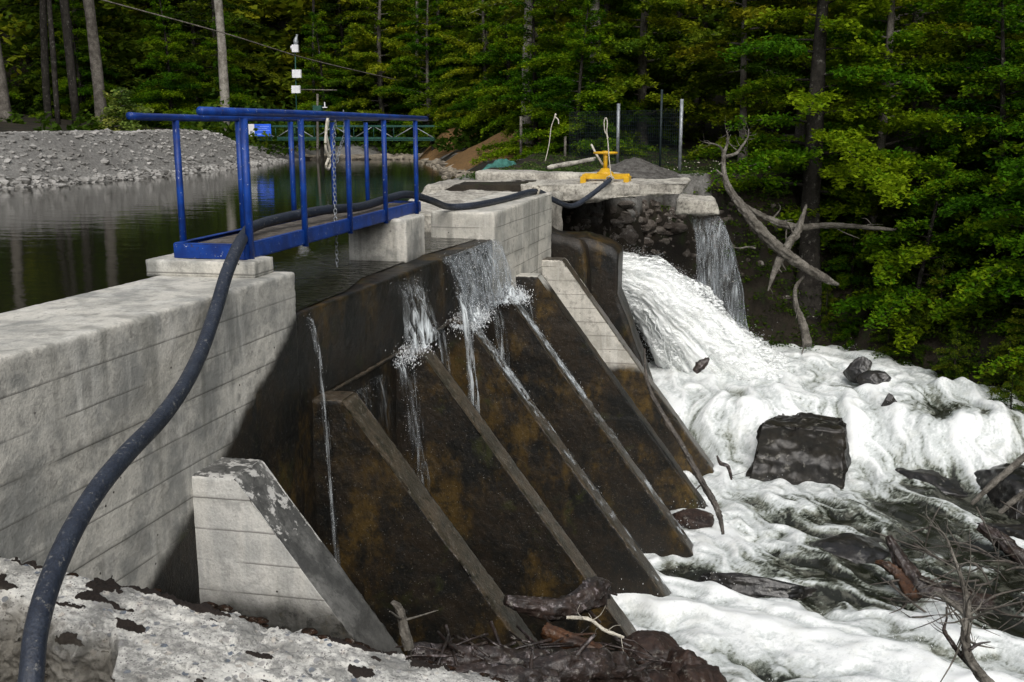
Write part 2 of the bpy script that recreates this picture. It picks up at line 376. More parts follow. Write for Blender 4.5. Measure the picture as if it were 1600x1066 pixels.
def sheetmat(name, lo, hi, dens=1.0, dirx=(26, 26, 1.1), col=(.75, .80, .82), gloss=1.0):
    g = G(name)
    s1 = g.noise(1.0, g.vec(g.obj, dirx), det=5, rough=.65, dist=.15); s2 = g.noise(1.0, g.vec(g.obj, (dirx[0]*.33, dirx[1]*.33, dirx[2]*2.4)), det=5, dist=.3)
    a = g.math('MULTIPLY', g.ramp(g.math('ADD', s1, g.math('MULTIPLY', g.math('SUBTRACT', s2, .5), .6)), lo, hi), g.math('MULTIPLY', g.attr('foam'), dens))
    b = g.bsdf(col, .25 if gloss else .8, g.bump(s1, .8 if gloss else .15, .03), .6 if gloss else .1)
    gl = g.n('ShaderNodeBsdfGlossy', {'Color': (.25, .27, .28), 'Roughness': .12, 'Normal': g.bump(s1, 1, .05)}).outputs[0]
    tr = g.n('ShaderNodeBsdfTransparent').outputs[0]
    base = g.mixsh(.10*gloss, tr, gl)
    return g.done(g.mixsh(a, base, b))
M['sheet'] = sheetmat('falling_water_sheet', .44, .74, .8)
M['sheetbr'] = sheetmat('falling_water_white', .40, .62, 1.0)
M['veil'] = sheetmat('veil_of_water', .30, .72, .62, (30, 30, 1.2), (.42, .46, .49))
M['film'] = sheetmat('thin_running_water', .50, .70, .8, (9, 9, 1.6))
M['drop'] = plain('spray_drops', (.85, .87, .88), (.75, .78, .8), .2, 3, .5, 0)
def aggregate():
    g = G('exposed_aggregate_concrete')
    v = g.n('ShaderNodeTexVoronoi', {'Vector': g.pos, 'Scale': 24.0, 'Randomness': 1.0}, feature='F1')
    v2 = g.n('ShaderNodeTexVoronoi', {'Vector': g.pos, 'Scale': 70.0}, feature='F1')
    col = g.mix(g.ramp(g.noise(5, det=8, rough=.75), .36, .60), (.20, .198, .185), (.56, .55, .51))
    peb = g.math('MULTIPLY', g.ramp(v.outputs[0], .44, .34), g.ramp(g.sep(v.outputs['Color'])[0], .52, .56))
    pc = g.mix(g.sep(v.outputs['Color'])[1], (.10, .12, .15), (.42, .39, .34))
    col = g.mix(peb, col, pc)
    peb2 = g.math('MULTIPLY', g.ramp(v2.outputs[0], .4, .25), g.ramp(g.sep(v2.outputs['Color'])[0], .7, .74))
    col = g.mix(peb2, col, (.16, .15, .15))
    col = g.mix(g.ramp(g.noise(4.5, det=9, rough=.8), .50, .58, 0, .75), col, (.15, .15, .14))
    col = g.mix(g.ramp(g.noise(26, det=6, rough=.8), .58, .64, 0, .8), col, (.06, .058, .055))
    mo = g.math('ADD', g.attr('moss'), g.math('MULTIPLY', g.math('SUBTRACT', g.noise(22, det=5, rough=.62), .5), 1.3))
    col = g.mix(g.ramp(mo, .45, .55), col, g.mix(g.noise(90, det=4), (.007, .006, .005), (.026, .018, .014)))
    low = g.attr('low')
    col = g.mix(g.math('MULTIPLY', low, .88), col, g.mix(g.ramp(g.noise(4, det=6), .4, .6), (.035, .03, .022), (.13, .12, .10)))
    h = g.noise(45, det=4, rough=.7)
    return g.done(g.bsdf(col, .85, g.bump(h, .7, .012, g.bump(v.outputs[0], .3, .01)), .25))
M['agg'] = aggregate()
def signmat(name, c):
    return plain(name, c, tuple(q*.9 for q in c), .4, 2, .4, 0)
M['signblue'] = signmat('sign_blue', (.03, .12, .75)); M['signwhite'] = signmat('sign_white', (.8, .8, .82)); M['signmark'] = signmat('sign_light_blue', (.25, .38, .9)); M['signred'] = signmat('sign_red', (.5, .08, .08))

# ------------------------------------------------------------ the lie of the land
WZ = -1.56                                  # reservoir level
def seg_d(X, Y, pts):
    """signed distance to a polyline: positive on its left"""
    best = np.full(X.shape, 1e9); sg = np.ones(X.shape); tt = np.zeros(X.shape); acc = 0
    for (ax, ay), (bx, by) in zip(pts[:-1], pts[1:]):
        dx, dy = bx-ax, by-ay; L = math.hypot(dx, dy)
        t = np.clip(((X-ax)*dx+(Y-ay)*dy)/L**2, 0, 1); d = np.hypot(X-ax-t*dx, Y-ay-t*dy)
        c = dx*(Y-ay)-dy*(X-ax); m = d < best
        best = np.where(m, d, best); sg = np.where(m, np.sign(c), sg); tt = np.where(m, acc+t*L, tt); acc += L
    return best*sg
BANK = [(40, 0), (30, 6), (20, 9.5), (13, 12.5), (8.5, 15.2), (6.2, 17.6), (5.0, 20.2), (3.7, 22.6), (2.3, 24.0), (0.9, 24.2), (0.4, 23.7), (-0.9, 23.3), (-1.2, 21.6), (-3.4, 21.4), (-5, 21.4)]
LSHORE = [(-16.5, -40), (-17.5, 15), (-18.0, 23.3), (-17.35, 28.4), (-17.8, 36), (-19.6, 44.6), (-20.5, 60)]
RSHORE = [(-5.9, 19.5), (-6.6, 25), (-7.9, 32.4), (-10.5, 39), (-13.6, 47.5), (-16, 52), (-17, 54)]
def height(X, Y):
    p = np.stack([X, Y, X*0], -1)
    n = fbm(p*.35, 4); n2 = fbm(p*1.5+5, 4); n3 = fbm(p*.05+9, 2)
    # upstream
    dl = -(-seg_d(X, Y, LSHORE))                         # positive on the left of the left shore
    hl = np.where(dl > 0, WZ-.05+np.minimum(dl*.75, 1.42), WZ-.05+dl*.6)+n2*.07*(dl > -.5)
    hl = hl+np.where(dl > 8, (dl-8)*.10, 0)
    hl = hl-sm(Y, 39, 45)*np.clip(dl, 0, 2)*.35*(dl < 6)
    dr = -seg_d(X, Y, RSHORE)                            # positive to the right of the right shore
    hr = np.where(dr > 0, WZ+np.minimum(dr*.55, .45)+n2*.05, WZ+dr*.6)
    hr = hr+sm(Y, 38, 60)*2.2*sm(dr, 0, 6)
    df = Y-52+n*3; hf = np.where(df > 0, WZ+np.minimum(df*.22, 1.5), WZ+df*.4)
    up = np.maximum(np.maximum(hl, np.where(Y > 19.5, hr, -9)), hf)
    up = np.maximum(up, -4.2)
    # downstream: the bank rises from the river, steep under the slab, gentler to the right
    db = seg_d(X, Y, BANK[::-1])                        # positive inside the bank
    k = 4.5-3.55*sm(X, .2, 2.8)
    top = -1.12+.04*np.clip(X, 0, 40)+np.clip(Y-30, 0, 60)*.05
    dn = np.where(db > 0, np.minimum(-5.75+db*k+n2*.35, top+.0*n2+np.clip(db-6, 0, 50)*.05), -5.75+db*.8)
    dn = np.maximum(dn, -7.2)
    near = -1.72-.44*np.clip(Y-1.2, 0, 40)+n2*.16-np.clip(X+.5, 0, 9)*.22*np.clip((Y-1)/5, 0, 1)
    near = np.where(Y < 11.5, near, near-(Y-11.5)*1.5)
    dn = np.maximum(dn, np.maximum(near, -7.2))
    w = sm(X, -4.0, -3.75)*(Y < 19.3)+((Y >= 19.3)*sm(X, -3.75, -3.6))
    w = np.where(Y > 21.6, sm(X, -5.5, -3.5), w)
    h = up*(1-w)+dn*w
    h = np.where((Y > 21.8) & (X > -5.8), np.maximum(h, np.where(db > 0, dn, -9)), h)
    h = h+n3*1.2*sm(np.hypot(X, Y), 40, 90)+np.clip(np.hypot(X, Y)-66, 0, 70)*.42*sm(np.hypot(X, Y), 66, 80)
    return h+n*.10*(h > WZ+.2)
def axis(segs):
    r = []
    for a, b, s in segs: r.append(np.arange(a, b, s))
    return np.concatenate(r+[[segs[-1][1]]])
gx = axis([(-400, -120, 40), (-120, -30, 3), (-30, -6, .35), (-6, 7, .11), (7, 16, .3), (16, 50, 2), (50, 400, 35)])
gy = axis([(-400, -40, 40), (-40, 0, 2.5), (0, 6, .25), (6, 27, .13), (27, 56, .4), (56, 100, 3), (100, 420, 32)])
GX, GY = np.meshgrid(gx, gy, indexing='ij'); GZ = height(GX, GY)
steep = np.abs(fbm(np.stack([GX*1.8, GY*1.8, GZ*1.8], -1), 4))
inr = (GX > -4) & (GX < 14) & (GY > 6) & (GY < 27) & (GZ > -6.4)
GXd = GX+np.where(inr, fbm(np.stack([GX, GY, GZ], -1)*1.3+3, 4)*.30, 0); GYd = GY-np.where(inr, steep*.35, 0)
kind = np.zeros_like(GX)
dL = seg_d(GX, GY, LSHORE); kind = np.where((dL > -2) & (dL < 6.5) & (GX < -10), .5, kind)
dR = -seg_d(GX, GY, RSHORE)
spot = np.exp(-(((GX+8.9)/2.6)**2+((GY-39)/5.5)**2))+np.exp(-(((GX+13.2)/2.0)**2+((GY-47)/3)**2))+.25*fbm(np.stack([GX, GY, GX*0], -1)*.8, 4)
kind = np.where(spot > .38, 1.0, kind)
kind = np.where((GX > -6) & (GX < -.2) & (GY > 21.0) & (GY < 25.0) & (GZ > -1.75), .42, kind)
GZ = GZ+1.05*np.exp(-(((GX+7.9)/1.7)**2+((GY-40.5)/2.5)**2))+.9*np.exp(-(((GX+12.6)/1.5)**2+((GY-48)/2)**2))
MB().add(np.stack([GXd, GYd, GZ], -1), grid(len(gx), len(gy)), kind.ravel()).build('ground', M['ground'], attr='kindmix')['kind'] = 'structure'
def ground_z(x, y): return float(height(np.array([float(x)]), np.array([float(y)]))[0])

# reservoir: a sheet that ends along the crest of the spillway
def slab_poly(name, pts, z, mat, n=1):
    me = bpy.data.meshes.new(name); me.from_pydata([(x, y, z) for x, y in pts], [], [list(range(len(pts)))]); me.materials.append(mat)
    o = bpy.data.objects.new(name, me); COL.objects.link(o); return o
res = slab_poly('reservoir_water', [(-60, -60), (damx(-60, -.9), -60), (damx(8.1, -.9), 8.1), (damx(8.1, -.06), 8.12), (damx(9.3, -.10), 9.3), (damx(10.2, -.30), 10.2), (damx(12, -.34), 12), (damx(14.2, -.22), 14.15), (damx(14.2, -.9), 14.2), (damx(19, -.9), 19), (-4.2, 22), (-4.5, 60), (-60, 60)], WZ, M['water'])
tag(res, kind='structure')

# ------------------------------------------------------------ the dam: one thing, its walls and buttresses its parts
dam = thing('dam', 'board-marked concrete overflow dam with sloping buttresses, pale abutments and a wet brown face', 'dam')
def wallpiece(name, y0, y1, z0, z1, th, mat, res=.03, off=0.0, zt1=None, disp=None, back=None):
    z1b = z1 if zt1 is None else zt1
    b0 = -th if back is None else back
    c = [[[(damx(y0, b0), y0, z0), (damx(y0, b0), y0, z1)], [(damx(y1, b0), y1, z0), (damx(y1, b0), y1, z1b)]],
         [[(damx(y0, off), y0, z0), (damx(y0, off), y0, z1)], [(damx(y1, off), y1, z0), (damx(y1, off), y1, z1b)]]]
    return hexa(name, c, res, mat, dam, disp or board_d(), seed=y0)
wallpiece('abutment_wall', 1.2, 8.06, -5.2, -1.2, 1.0, M['abut'], .024, disp=board_d(.005))
wallpiece('spillway_wall', 8.04, 14.24, -6.9, -1.572, .95, M['wet'], .04, off=-.012, disp=lambda V, N: .018*fbm(V*3, 4)+.006*fbm(V*14, 2))
ab2 = wallpiece('far_abutment', 14.2, 17.95, -6.6, -1.19, .92, M['fardry'], .04, off=.02, zt1=-1.13, disp=board_d(.008))
tag(ab2, 'pale stained far abutment block above the waterline')
# construction joint ledge along the face at the height of the buttress tops
wallpiece('face_ledge', 8.4, 14.2, -2.43, -2.385, .02, M['riptop'], .04, off=.016, disp=lambda V, N: .012*fbm(V*5, 3))
RIBY = [6.33, 8.30, 10.34, 12.08, 13.78, 15.42, 17.22]
ribs = []
def rib(y0, th, ztop, flat, zbot, mat, topmat, slope=1.345, seed=0, wb=0.0):
    x0 = damx(y0, -.03); x1 = x0+flat+.03; L = (ztop-zbot)/slope; y1 = y0+th
    c = [[[(x0, y0, zbot), (x0, y0, ztop)], [(x0, y1, zbot), (x0, y1, ztop)]],
         [[(x1+L, y0, zbot), (x1, y0, ztop)], [(x1+L, y1, zbot), (x1, y1, ztop)]]]
    o = hexa('buttress', c, .032 if y0 < 12 else .045, mat, dam, board_d(.006) if mat is not M['wet'] else rough_d(.012, 3, .003, 24, y0), chip=.016, seed=seed)
    me = o.data
    if topmat:
        me.materials.append(topmat)
        nn = np.zeros(len(me.polygons)*3); me.polygons.foreach_get('normal', nn); nn = nn.reshape(-1, 3)
        me.polygons.foreach_set('material_index', ((nn[:, 2] > .33) & (np.abs(nn[:, 1]) < .6)).astype(np.int32))
    ribs.append(o); return o
def topgrey():
    g = G('grey_damp_top'); z = g.sep()[2]; n = g.noise(3.4, det=8, rough=.7); f = g.noise(30, det=4, rough=.7)
    col = g.mix(g.ramp(n, .38, .62), (.15, .148, .138), (.055, .055, .052)); col = g.mix(g.ramp(f, .5, .7, 0, .5), col, (.03, .03, .028))
    p_ = g.math('ADD', g.noise(7, det=7, rough=.72), g.ramp(z, -3.5, -2.4, -.16, .03))
    col = g.mix(g.ramp(p_, .53, .58), col, (.50, .49, .46)); col = g.mix(g.ramp(z, -3.2, -4.0, 0, .55), col, (.045, .040, .032))
    return g.done(g.bsdf(col, .6, g.bump(f, .8, .012, g.bump(n, .4, .03)), .35))
M['topgrey'] = topgrey()
r0 = rib(6.33, .44, -2.42, .33, -5.4, M['ribnear'], M['topgrey'], seed=1); tag(r0, 'dry pale near buttress with grey stained sloping top')
rib(8.30, .36, -2.38, .27, -6.6, M['wet'], M['riptop'], seed=2)
rib(10.34, .36, -2.40, .30, -6.9, M['wet'], M['riptop'], seed=3)
rib(12.08, .36, -2.36, .24, -6.9, M['wet'], M['riptop'], seed=4)
rib(13.78, .36, -2.34, .34, -6.9, M['wet'], M['riptop'], seed=5)
tag(rib(15.42, .38, -2.26, .36, -6.9, M['ribfar'], M['fardry'], seed=6), 'dark buttress with a pale flat cap')
tag(rib(17.22, .40, -2.23, .36, -6.9, M['ribdry'], M['riptop'], seed=7), 'pale dry buttress with a brown soaked foot')

# sluice wall beyond the dam: dark, round shouldered, then an upright end that slopes off to its toe
def extr_y(prof, y0, y1, name, mat, parent=None, res=.05, disp=.02, seed=0):
    """a profile in X and Z, subdivided, extruded along Y with rough sides"""
    pr = np.array(prof, float); d = np.hypot(*(np.roll(pr, -1, 0)-pr).T)
    q = []
    for i in range(len(pr)):
        k = max(1, int(d[i]/res)); t = np.arange(k)/k
        q.append(pr[i]*(1-t)[:, None]+pr[(i+1) % len(pr)]*t[:, None])
    q = np.concatenate(q); n = len(q); c = q.mean(0); m = MB()
    ys = np.linspace(y0, y1, max(2, int((y1-y0)/res)))
    V = np.array([[(x, y, z) for x, z in q] for y in ys]); F = grid(len(ys), n)
    k = np.arange(len(ys)-1)*n; F = np.concatenate([F, np.stack([k+n-1, k+2*n-1, k+n, k], 1)])
    allV = [V.reshape(-1, 3)]; allF = [F]; base = len(allV[0])
    for y, e in ((y0, 0), (y1, len(ys)-1)):      # side faces: rings shrinking to the middle
        rings = np.linspace(1, 0, 14)[1:]; prev = np.arange(n)+e*n
        for r_ in rings:
            W2 = np.stack([c[0]+(q[:, 0]-c[0])*r_, np.full(n, y), c[1]+(q[:, 1]-c[1])*r_], 1); allV.append(W2); cur = np.arange(n)+base; base += n
            f = np.stack([prev, np.roll(prev, -1), np.roll(cur, -1), cur], 1); allF.append(f if e == 0 else f[:, ::-1]); prev = cur
    V = np.concatenate(allV); nz = fbm(V*2.2+seed, 4)[:, None]*disp*3
    V = V+(V-np.array([c[0], (y0+y1)/2, c[1]]))*nz*.3
    V[:, 1] += fbm(V*3+seed+4, 3)*disp
    return MB().add(V, np.concatenate(allF)).build(name, mat, parent)
sw = thing('sluice_wall', 'dark wet sluice wall with a rounded shoulder beside the gushing outlet', 'sluice wall')
extr_y([(-3.9, -7), (-3.9, -1.75), (-3.3, -1.75), (-3.05, -1.92), (-2.75, -1.98), (-2.5, -2.08), (-2.42, -2.2), (-2.36, -2.62), (-2.3, -7)], 18.7, 19.3, 'shoulder', M['wet'], sw, disp=.03, seed=2)
extr_y([(-3.9, -7.4), (-3.9, -2.0), (-2.5, -2.05), (-2.3, -2.1), (-1.95, -2.22), (-1.84, -2.34), (-1.85, -3.12), (-1.38, -4.34), (-.62, -6.9), (-.6, -7.4)], 19.3, 20.2, 'end_wall', M['wet'], sw, disp=.025, seed=6)

# supports of the walkway
nb = hexa('support_block', [[[(-4.62, 7.62, -1.21), (-4.62, 7.62, -1.068)], [(-4.62, 8.3, -1.21), (-4.62, 8.3, -1.068)]], [[(-3.66, 7.62, -1.21), (-3.66, 7.62, -1.068)], [(-3.66, 8.0, -1.21), (-3.66, 8.0, -1.068)]]], .03, M['dry'], None, rough_d(.008, 5, .003, 30), chip=.008)
tag(nb, 'low flat concrete block on the end of the near wall, carrying the walkway', 'support block', 'concrete supports of the walkway')
fb = hexa('support_block', [[[(-4.32, 11.55, -1.9), (-4.32, 11.55, -1.068)], [(-4.32, 12.35, -1.9), (-4.32, 12.35, -1.068)]], [[(-3.60, 11.55, -1.9), (-3.60, 11.55, -1.068)], [(-3.60, 12.35, -1.9), (-3.60, 12.35, -1.068)]]], .03, concrete('pier_concrete', -1.58, boards=False), None, rough_d(.01, 4, .003, 30, 3))
tag(fb, 'tall square concrete pier standing in the water under the far end of the walkway', 'support block', 'concrete supports of the walkway')

# ------------------------------------------------------------ blue walkway
wk = thing('walkway', 'narrow blue steel walkway with tubular handrails above the spillway', 'walkway', loc=(0, 0, 0))
XF, XR = -3.78, -4.42; ZR = .10; ZB = -1.065
m = MB().add(*tube([(XF, 7.12, ZR+.012), (XF, 9.5, ZR+.014), (XF, 13.10, ZR)], .033, 14, smooth=2)); m.build('handrail', M['blue'], wk)
m = MB().add(*tube([(XR, 7.22, ZR-.02), (XR, 8.2, ZR-.028), (XR, 13.02, ZR+.0)], .029, 14, smooth=2)); m.build('handrail', M['blue'], wk)
for y in (7.82, 8.98, 10.18, 11.36, 12.60):
    MB().add(*tube([(XF, y, ZB-.03), (XF, y, ZR-.03)], (.029 if y > 8 else .033), 12)).build('post', M['blue'], wk)
for y in (7.90, 9.03, 10.23, 11.41, 12.57):
    MB().add(*tube([(XR, y, ZB-.02), (XR+.0, y, ZR-.05)], .028, 12)).build('post', M['blue'], wk)
def bevbox(*a, bev=.006):
    import bmesh
    V, F = box(*a); bm = bmesh.new(); vs = [bm.verts.new(v) for v in V]
    for f in F: bm.faces.new([vs[i] for i in f])
    bmesh.ops.recalc_face_normals(bm, faces=bm.faces)
    bmesh.ops.bevel(bm, geom=bm.edges[:], offset=bev, segments=1, affect='EDGES')
    bm.verts.index_update(); V = np.array([v.co[:] for v in bm.verts]); q = [[v.index for v in f.verts] for f in bm.faces]; bm.free()
    out = {}
    for f in q: out.setdefault(len(f), []).append(f)
    return V, [np.array(v) for v in out.values()]
for x in (XF, XR):
    m = MB(); s = 1 if x == XF else -1
    m.add(*bevbox(x-.004*s-.008, x+.008-.004*s, 7.74, 12.78, ZB, ZB+.115, bev=.002)); m.add(*bevbox(min(x-.05*s, x), max(x-.05*s, x), 7.75, 12.77, ZB+.117, ZB+.125, bev=.002)); m.add(*bevbox(min(x-.05*s, x), max(x-.05*s, x), 7.75, 12.77, ZB-.010, ZB-.002, bev=.002))
    m.build('side_beam', M['blue'], wk, smooth=False)
for y in (7.735, 12.785):
    MB().add(*bevbox(XR+.01, XF-.01, y-.008, y+.008, ZB, ZB+.115, bev=.002)).add(*bevbox(XR+.01, XF-.01, y-.02 if y > 8 else y-.008, y+.008 if y > 8 else y+.04, ZB+.117, ZB+.124, bev=.002)).build('end_beam', M['blue'], wk, smooth=False)
for j in range(3):
    x0 = XR+.06+j*.178
    MB().add(*box(x0, x0+.168, 7.78, 12.74, ZB+.055+.006*j, ZB+.095+.006*j)).build('deck_plank', M['wood'], wk, smooth=False)

# ------------------------------------------------------------ black hose with its pale ties
hp = [P(30, 1180, D=3.9), P(48, 1066, D=4.0), P(56, 990, D=4.12), P(76, 915, D=4.3), P(110, 835, D=4.55), P(152, 765, D=4.85), P(200, 707, D=5.2), P(250, 655, D=5.7), P(288, 602, D=6.2), P(316, 545, D=6.75), P(338, 482, D=7.2), P(354, 428, D=7.55), P(372, 385, D=7.93)]
hp += [np.array(q) for q in [(-3.98, 8.15, -.905), (-4.12, 8.6, -.885), (-4.12, 9.2, -.86), (-4.02, 10.0, -.845), (-3.96, 11.0, -.88), (-3.99, 12.0, -.865), (-3.93, 12.72, -.85), (-3.8, 13.4, -.98)]]
hp += [P(700, 323, Y=14.25), P(740, 321, Y=14.7), P(790, 311, Y=15.9), P(836, 299, Y=17.4), P(862, 311, Y=18.0), P(893, 322, Y=18.7), P(922, 306, Y=19.3), P(956, 279, Y=20.05)]
hs = thing('drain_hose', 'long black drain hose running from the foreground over the walkway to the yellow gate gear', 'hose')
MB().add(*tube(hp, .048, 16, smooth=6)).build('tube', M['hose'], hs)
def coil(c, axis_, r, turns, w, rr, n=40):
    ax = np.array(axis_, float); ax /= np.linalg.norm(ax); a = np.cross(ax, [0, 0, 1]); a /= np.linalg.norm(a); b = np.cross(ax, a)
    t = np.linspace(0, turns*2*math.pi, n); k = (t/t[-1]-.5)*w
    return tube(np.array(c)+a*np.cos(t)[:, None]*r+b*np.sin(t)[:, None]*r+ax*k[:, None], rr, 6)
MB().add(*coil(P(836, 299, Y=17.4), (.3, 1, 0), .075, 3, .07, .008)).add(*tube([P(836, 296, Y=17.38), P(826, 300, Y=17.3), P(822, 308, Y=17.25)], .006, 6, smooth=4)).build('tie', M['rope'], hs)
MB().add(*coil(P(953, 281, Y=20.0), (.5, 1, .3), .072, 3, .08, .008)).add(*tube([P(956, 279, Y=19.95), P(954, 268, Y=19.95), P(952, 250, Y=19.98), P(949, 215, Y=20), P(945, 205, Y=20), P(944, 190, Y=20), P(947, 184, Y=20), P(949, 192, Y=20), P(948, 206, Y=20), P(950, 216, Y=20)], .011, 6, smooth=4)).build('tie', M['rope'], hs)

# chain and rope hanging from the handrail
ch = thing('chain', 'thin pale steel chain looped over the blue handrail and hanging down through the deck', 'chain')
def chain(pts, r=.016, wr=.0042):
    pts = np.array(pts, float); d = np.concatenate([[0], np.cumsum(np.linalg.norm(np.diff(pts, axis=0), axis=1))]); n = int(d[-1]/(r*2.6)); m = MB()
    for i in range(n):
        s = (i+.5)/n*d[-1]; c = np.array([np.interp(s, d, pts[:, k]) for k in range(3)]); k = min(np.searchsorted(d, s), len(pts)-1); t = pts[k]-pts[k-1]; t /= np.linalg.norm(t)
        u = np.cross(t, [1, 0, .3]); u /= np.linalg.norm(u); 
        if i % 2: u = np.cross(t, u)
        th = np.linspace(0, 2*math.pi, 11); m.add(*tube(c+t*np.cos(th)[:, None]*r*1.7+u*np.sin(th)[:, None]*r, wr, 5, caps=False))
    return m
chain([(-3.84, 10.02, .06), (-3.86, 10.0, -.15), (-3.86, 9.98, -.5), (-3.86, 9.97, -.98), (-3.86, 9.97, -1.42)]).build('hanging_length', M['steel'], ch)
chain([(-3.83, 10.22, .16), (-3.86, 10.33, .05), (-3.86, 10.3, -.1), (-3.86, 10.16, -.22), (-3.86, 10.06, -.36)]).build('loop_length', M['steel'], ch)
rp = thing('rope', 'pale knotted rope hung in a loop from the far blue handrail', 'rope')
MB().add(*tube([(-4.38, 11.42, .11), (-4.37, 11.3, .15), (-4.37, 11.15, .08), (-4.37, 11.08, -.08), (-4.37, 11.06, -.22), (-4.37, 11.12, -.32), (-4.37, 11.18, -.40), (-4.37, 11.13, -.47), (-4.37, 11.05, -.44), (-4.37, 11.13, -.36), (-4.37, 11.2, -.3), (-4.37, 11.1, -.1), (-4.38, 11.2, .07)], .015, 8, smooth=6, rough=.3)).add(*tube([(-4.42, 11.2, .06), (-4.36, 11.2, .14), (-4.42, 11.25, .15), (-4.46, 11.3, .1), (-4.38, 11.42, .11)], .014, 8, smooth=5)).build('cord', M['rope'], rp)

# ------------------------------------------------------------ foreground ledge of exposed aggregate
ns, nt_ = 760, 340
s = np.linspace(-4.3, .7, ns); t = np.linspace(0, 1, nt_); SS, TT = np.meshgrid(s, t, indexing='ij')
ztop = -2.15-(SS+3.6)*.155
wtop = .38+.95*sm(SS, -2.75, -2.15)+.10*fbm(np.stack([SS*1.6, SS*0, SS*0], -1), 3)
L = 1.9; dist = TT*2.6
arc = np.clip((dist-wtop)/.16, 0, 1)
yy = 4.36-np.minimum(dist, wtop)-arc*.08-np.clip(dist-wtop-.16, 0, 9)*.14
zz = ztop-arc**1.5*.10-np.clip(dist-wtop-.16, 0, 9)*.93
pp = np.stack([SS, yy, zz], -1); nn_ = fbm(pp*3.2, 5); nf = fbm(pp*17+4, 4); nv = fbm(pp*55, 2)
edge = np.exp(-(dist/.05)**2)
zz = zz+nn_*.014+nf*.010-np.abs(nv)*.012-.03*np.clip(fbm(pp*9+2, 3)-.22, 0, 1)-edge*.03-.02*sm(fbm(pp*[5, 9, 5]+7, 4), .12, .3); yy = yy-arc*(nn_*.10+nf*.05)+edge*(nf*.05+nn_*.05)
mo_ = fbm(np.stack([SS*3.6, dist*8, SS*0], -1)+[3, 1, 0], 5)+.26*np.exp(-((dist-.03)/.07)**2)+.16*np.exp(-((dist-wtop)/.14)**2)-.02
mosk = sm(mo_, .29, .35); zz = zz+mosk*(.012+.012*np.abs(noise(pp*40)))
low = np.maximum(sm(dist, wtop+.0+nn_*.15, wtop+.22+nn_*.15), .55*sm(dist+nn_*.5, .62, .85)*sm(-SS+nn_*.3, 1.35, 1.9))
moss = np.exp(-((dist-.03)/.06)**2)*np.clip(.35+2.6*noise(np.stack([SS*2.9, SS*0+.5, SS*0], -1)), 0, 1.1)+.40*np.exp(-((dist-wtop)/.10)**2)
top = MB().add(np.stack([SS, yy, zz], -1), grid(ns, nt_), mosk.ravel())
bk = MB(); Vb = np.stack([np.stack([SS[:, 0], yy[:, 0], zz[:, 0]], -1), np.stack([SS[:, 0], yy[:, 0]+.03, zz[:, 0]-3], -1)], 1); top.add(Vb, grid(ns, 2)[:, ::-1], 0.3)
lg = top.build('wing_wall', M['agg'], attr='moss')
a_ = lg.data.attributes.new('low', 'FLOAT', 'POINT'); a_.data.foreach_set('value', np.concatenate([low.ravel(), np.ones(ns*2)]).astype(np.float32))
tag(lg, 'rough white exposed-aggregate wing wall sloping down in the foreground, dark moss along its edge', 'wing wall')
# moss cushions along its edge
m = MB()
for i in range(26):
    x = rng.choice([-3.05, -2.72, -2.42, -2.2, -1.78, -1.62, -1.2, -.95])+rng.normal(0, .06); r_ = rng.uniform(.008, .026)
    V, F = ICO[2]; V = V*(1+.5*fbm(V*2.2+i, 3))[:, None]*np.array([r_*1.8, r_*1.1, r_*.6]); k = np.abs(s-x).argmin(); j = int(abs(rng.normal(.02, .025))/2.6*nt_)
    m.add(V+np.array([x, yy[k, j], zz[k, j]+.004]), F)
M['moss'] = plain('brown_moss', (.035, .018, .011), (.012, .009, .006), .95, 30, .1, 1.0, bs=90, c3=(.03, .035, .01))
tag(m.build('moss', M['moss']), 'dark brown moss cushions along the edge of the rough foreground wall', 'moss', kind='stuff')

# ------------------------------------------------------------ the rushing river: flow-combed foam on a turbulent surface
def river_z(X, Y): return -5.99+.92*sm(Y+.30*np.sin(X*1.7+.6), 17.5, 19.3)-.02*np.clip(X-3, 0, 20)
rs = .032
rx = np.arange(-3.4, 13.0, rs); ry = np.arange(8.6, 25.2, rs); RX, RY = np.meshgrid(rx, ry, indexing='ij')
FL = [((1120, 600), (1200, 640)), ((1250, 600), (1330, 610)), ((1400, 610), (1480, 650)), ((1500, 660), (1590, 720)), ((1100, 660), (1110, 740)), ((1130, 740), (1150, 800)), ((1060, 640), (1070, 700)),
      ((1100, 830), (1080, 880)), ((1180, 800), (1260, 830)), ((1080, 930), (1250, 950)), ((1300, 960), (1500, 1000)), ((1000, 930), (1080, 960)), ((1200, 1030), (1400, 1050)), ((1350, 720), (1420, 790)), ((1450, 800), (1560, 850)),
      ((1300, 800), (1400, 850)), ((1400, 900), (1560, 950)), ((1380, 660), (1400, 720)), ((1500, 820), (1600, 870)), ((1260, 860), (1350, 900))]
fx = np.zeros_like(RX); fy = np.zeros_like(RX); fw = np.zeros_like(RX)+1e-9
for (a, b) in FL:
    pa = P(*a, Z=-5.8); pb = P(*b, Z=-5.8); d = (pb-pa)[:2]; d /= np.linalg.norm(d)
    w = np.exp(-((RX-pa[0])**2+(RY-pa[1])**2)/(2*1.0**2)); fx += w*d[0]; fy += w*d[1]; fw += w
fx /= fw; fy /= fw
q = np.stack([RX, RY, RX*0], -1); e_ = .05
pot = lambda p: fbm(p*.9+3, 3)*.55+fbm(p*2.6+8, 2)*.16
dxp = (pot(q+[e_, 0, 0])-pot(q-[e_, 0, 0]))/(2*e_); dyp = (pot(q+[0, e_, 0])-pot(q-[0, e_, 0]))/(2*e_)
fx = fx+dyp; fy = fy-dxp; nrm = np.hypot(fx, fy)+1e-6; fx /= nrm; fy /= nrm
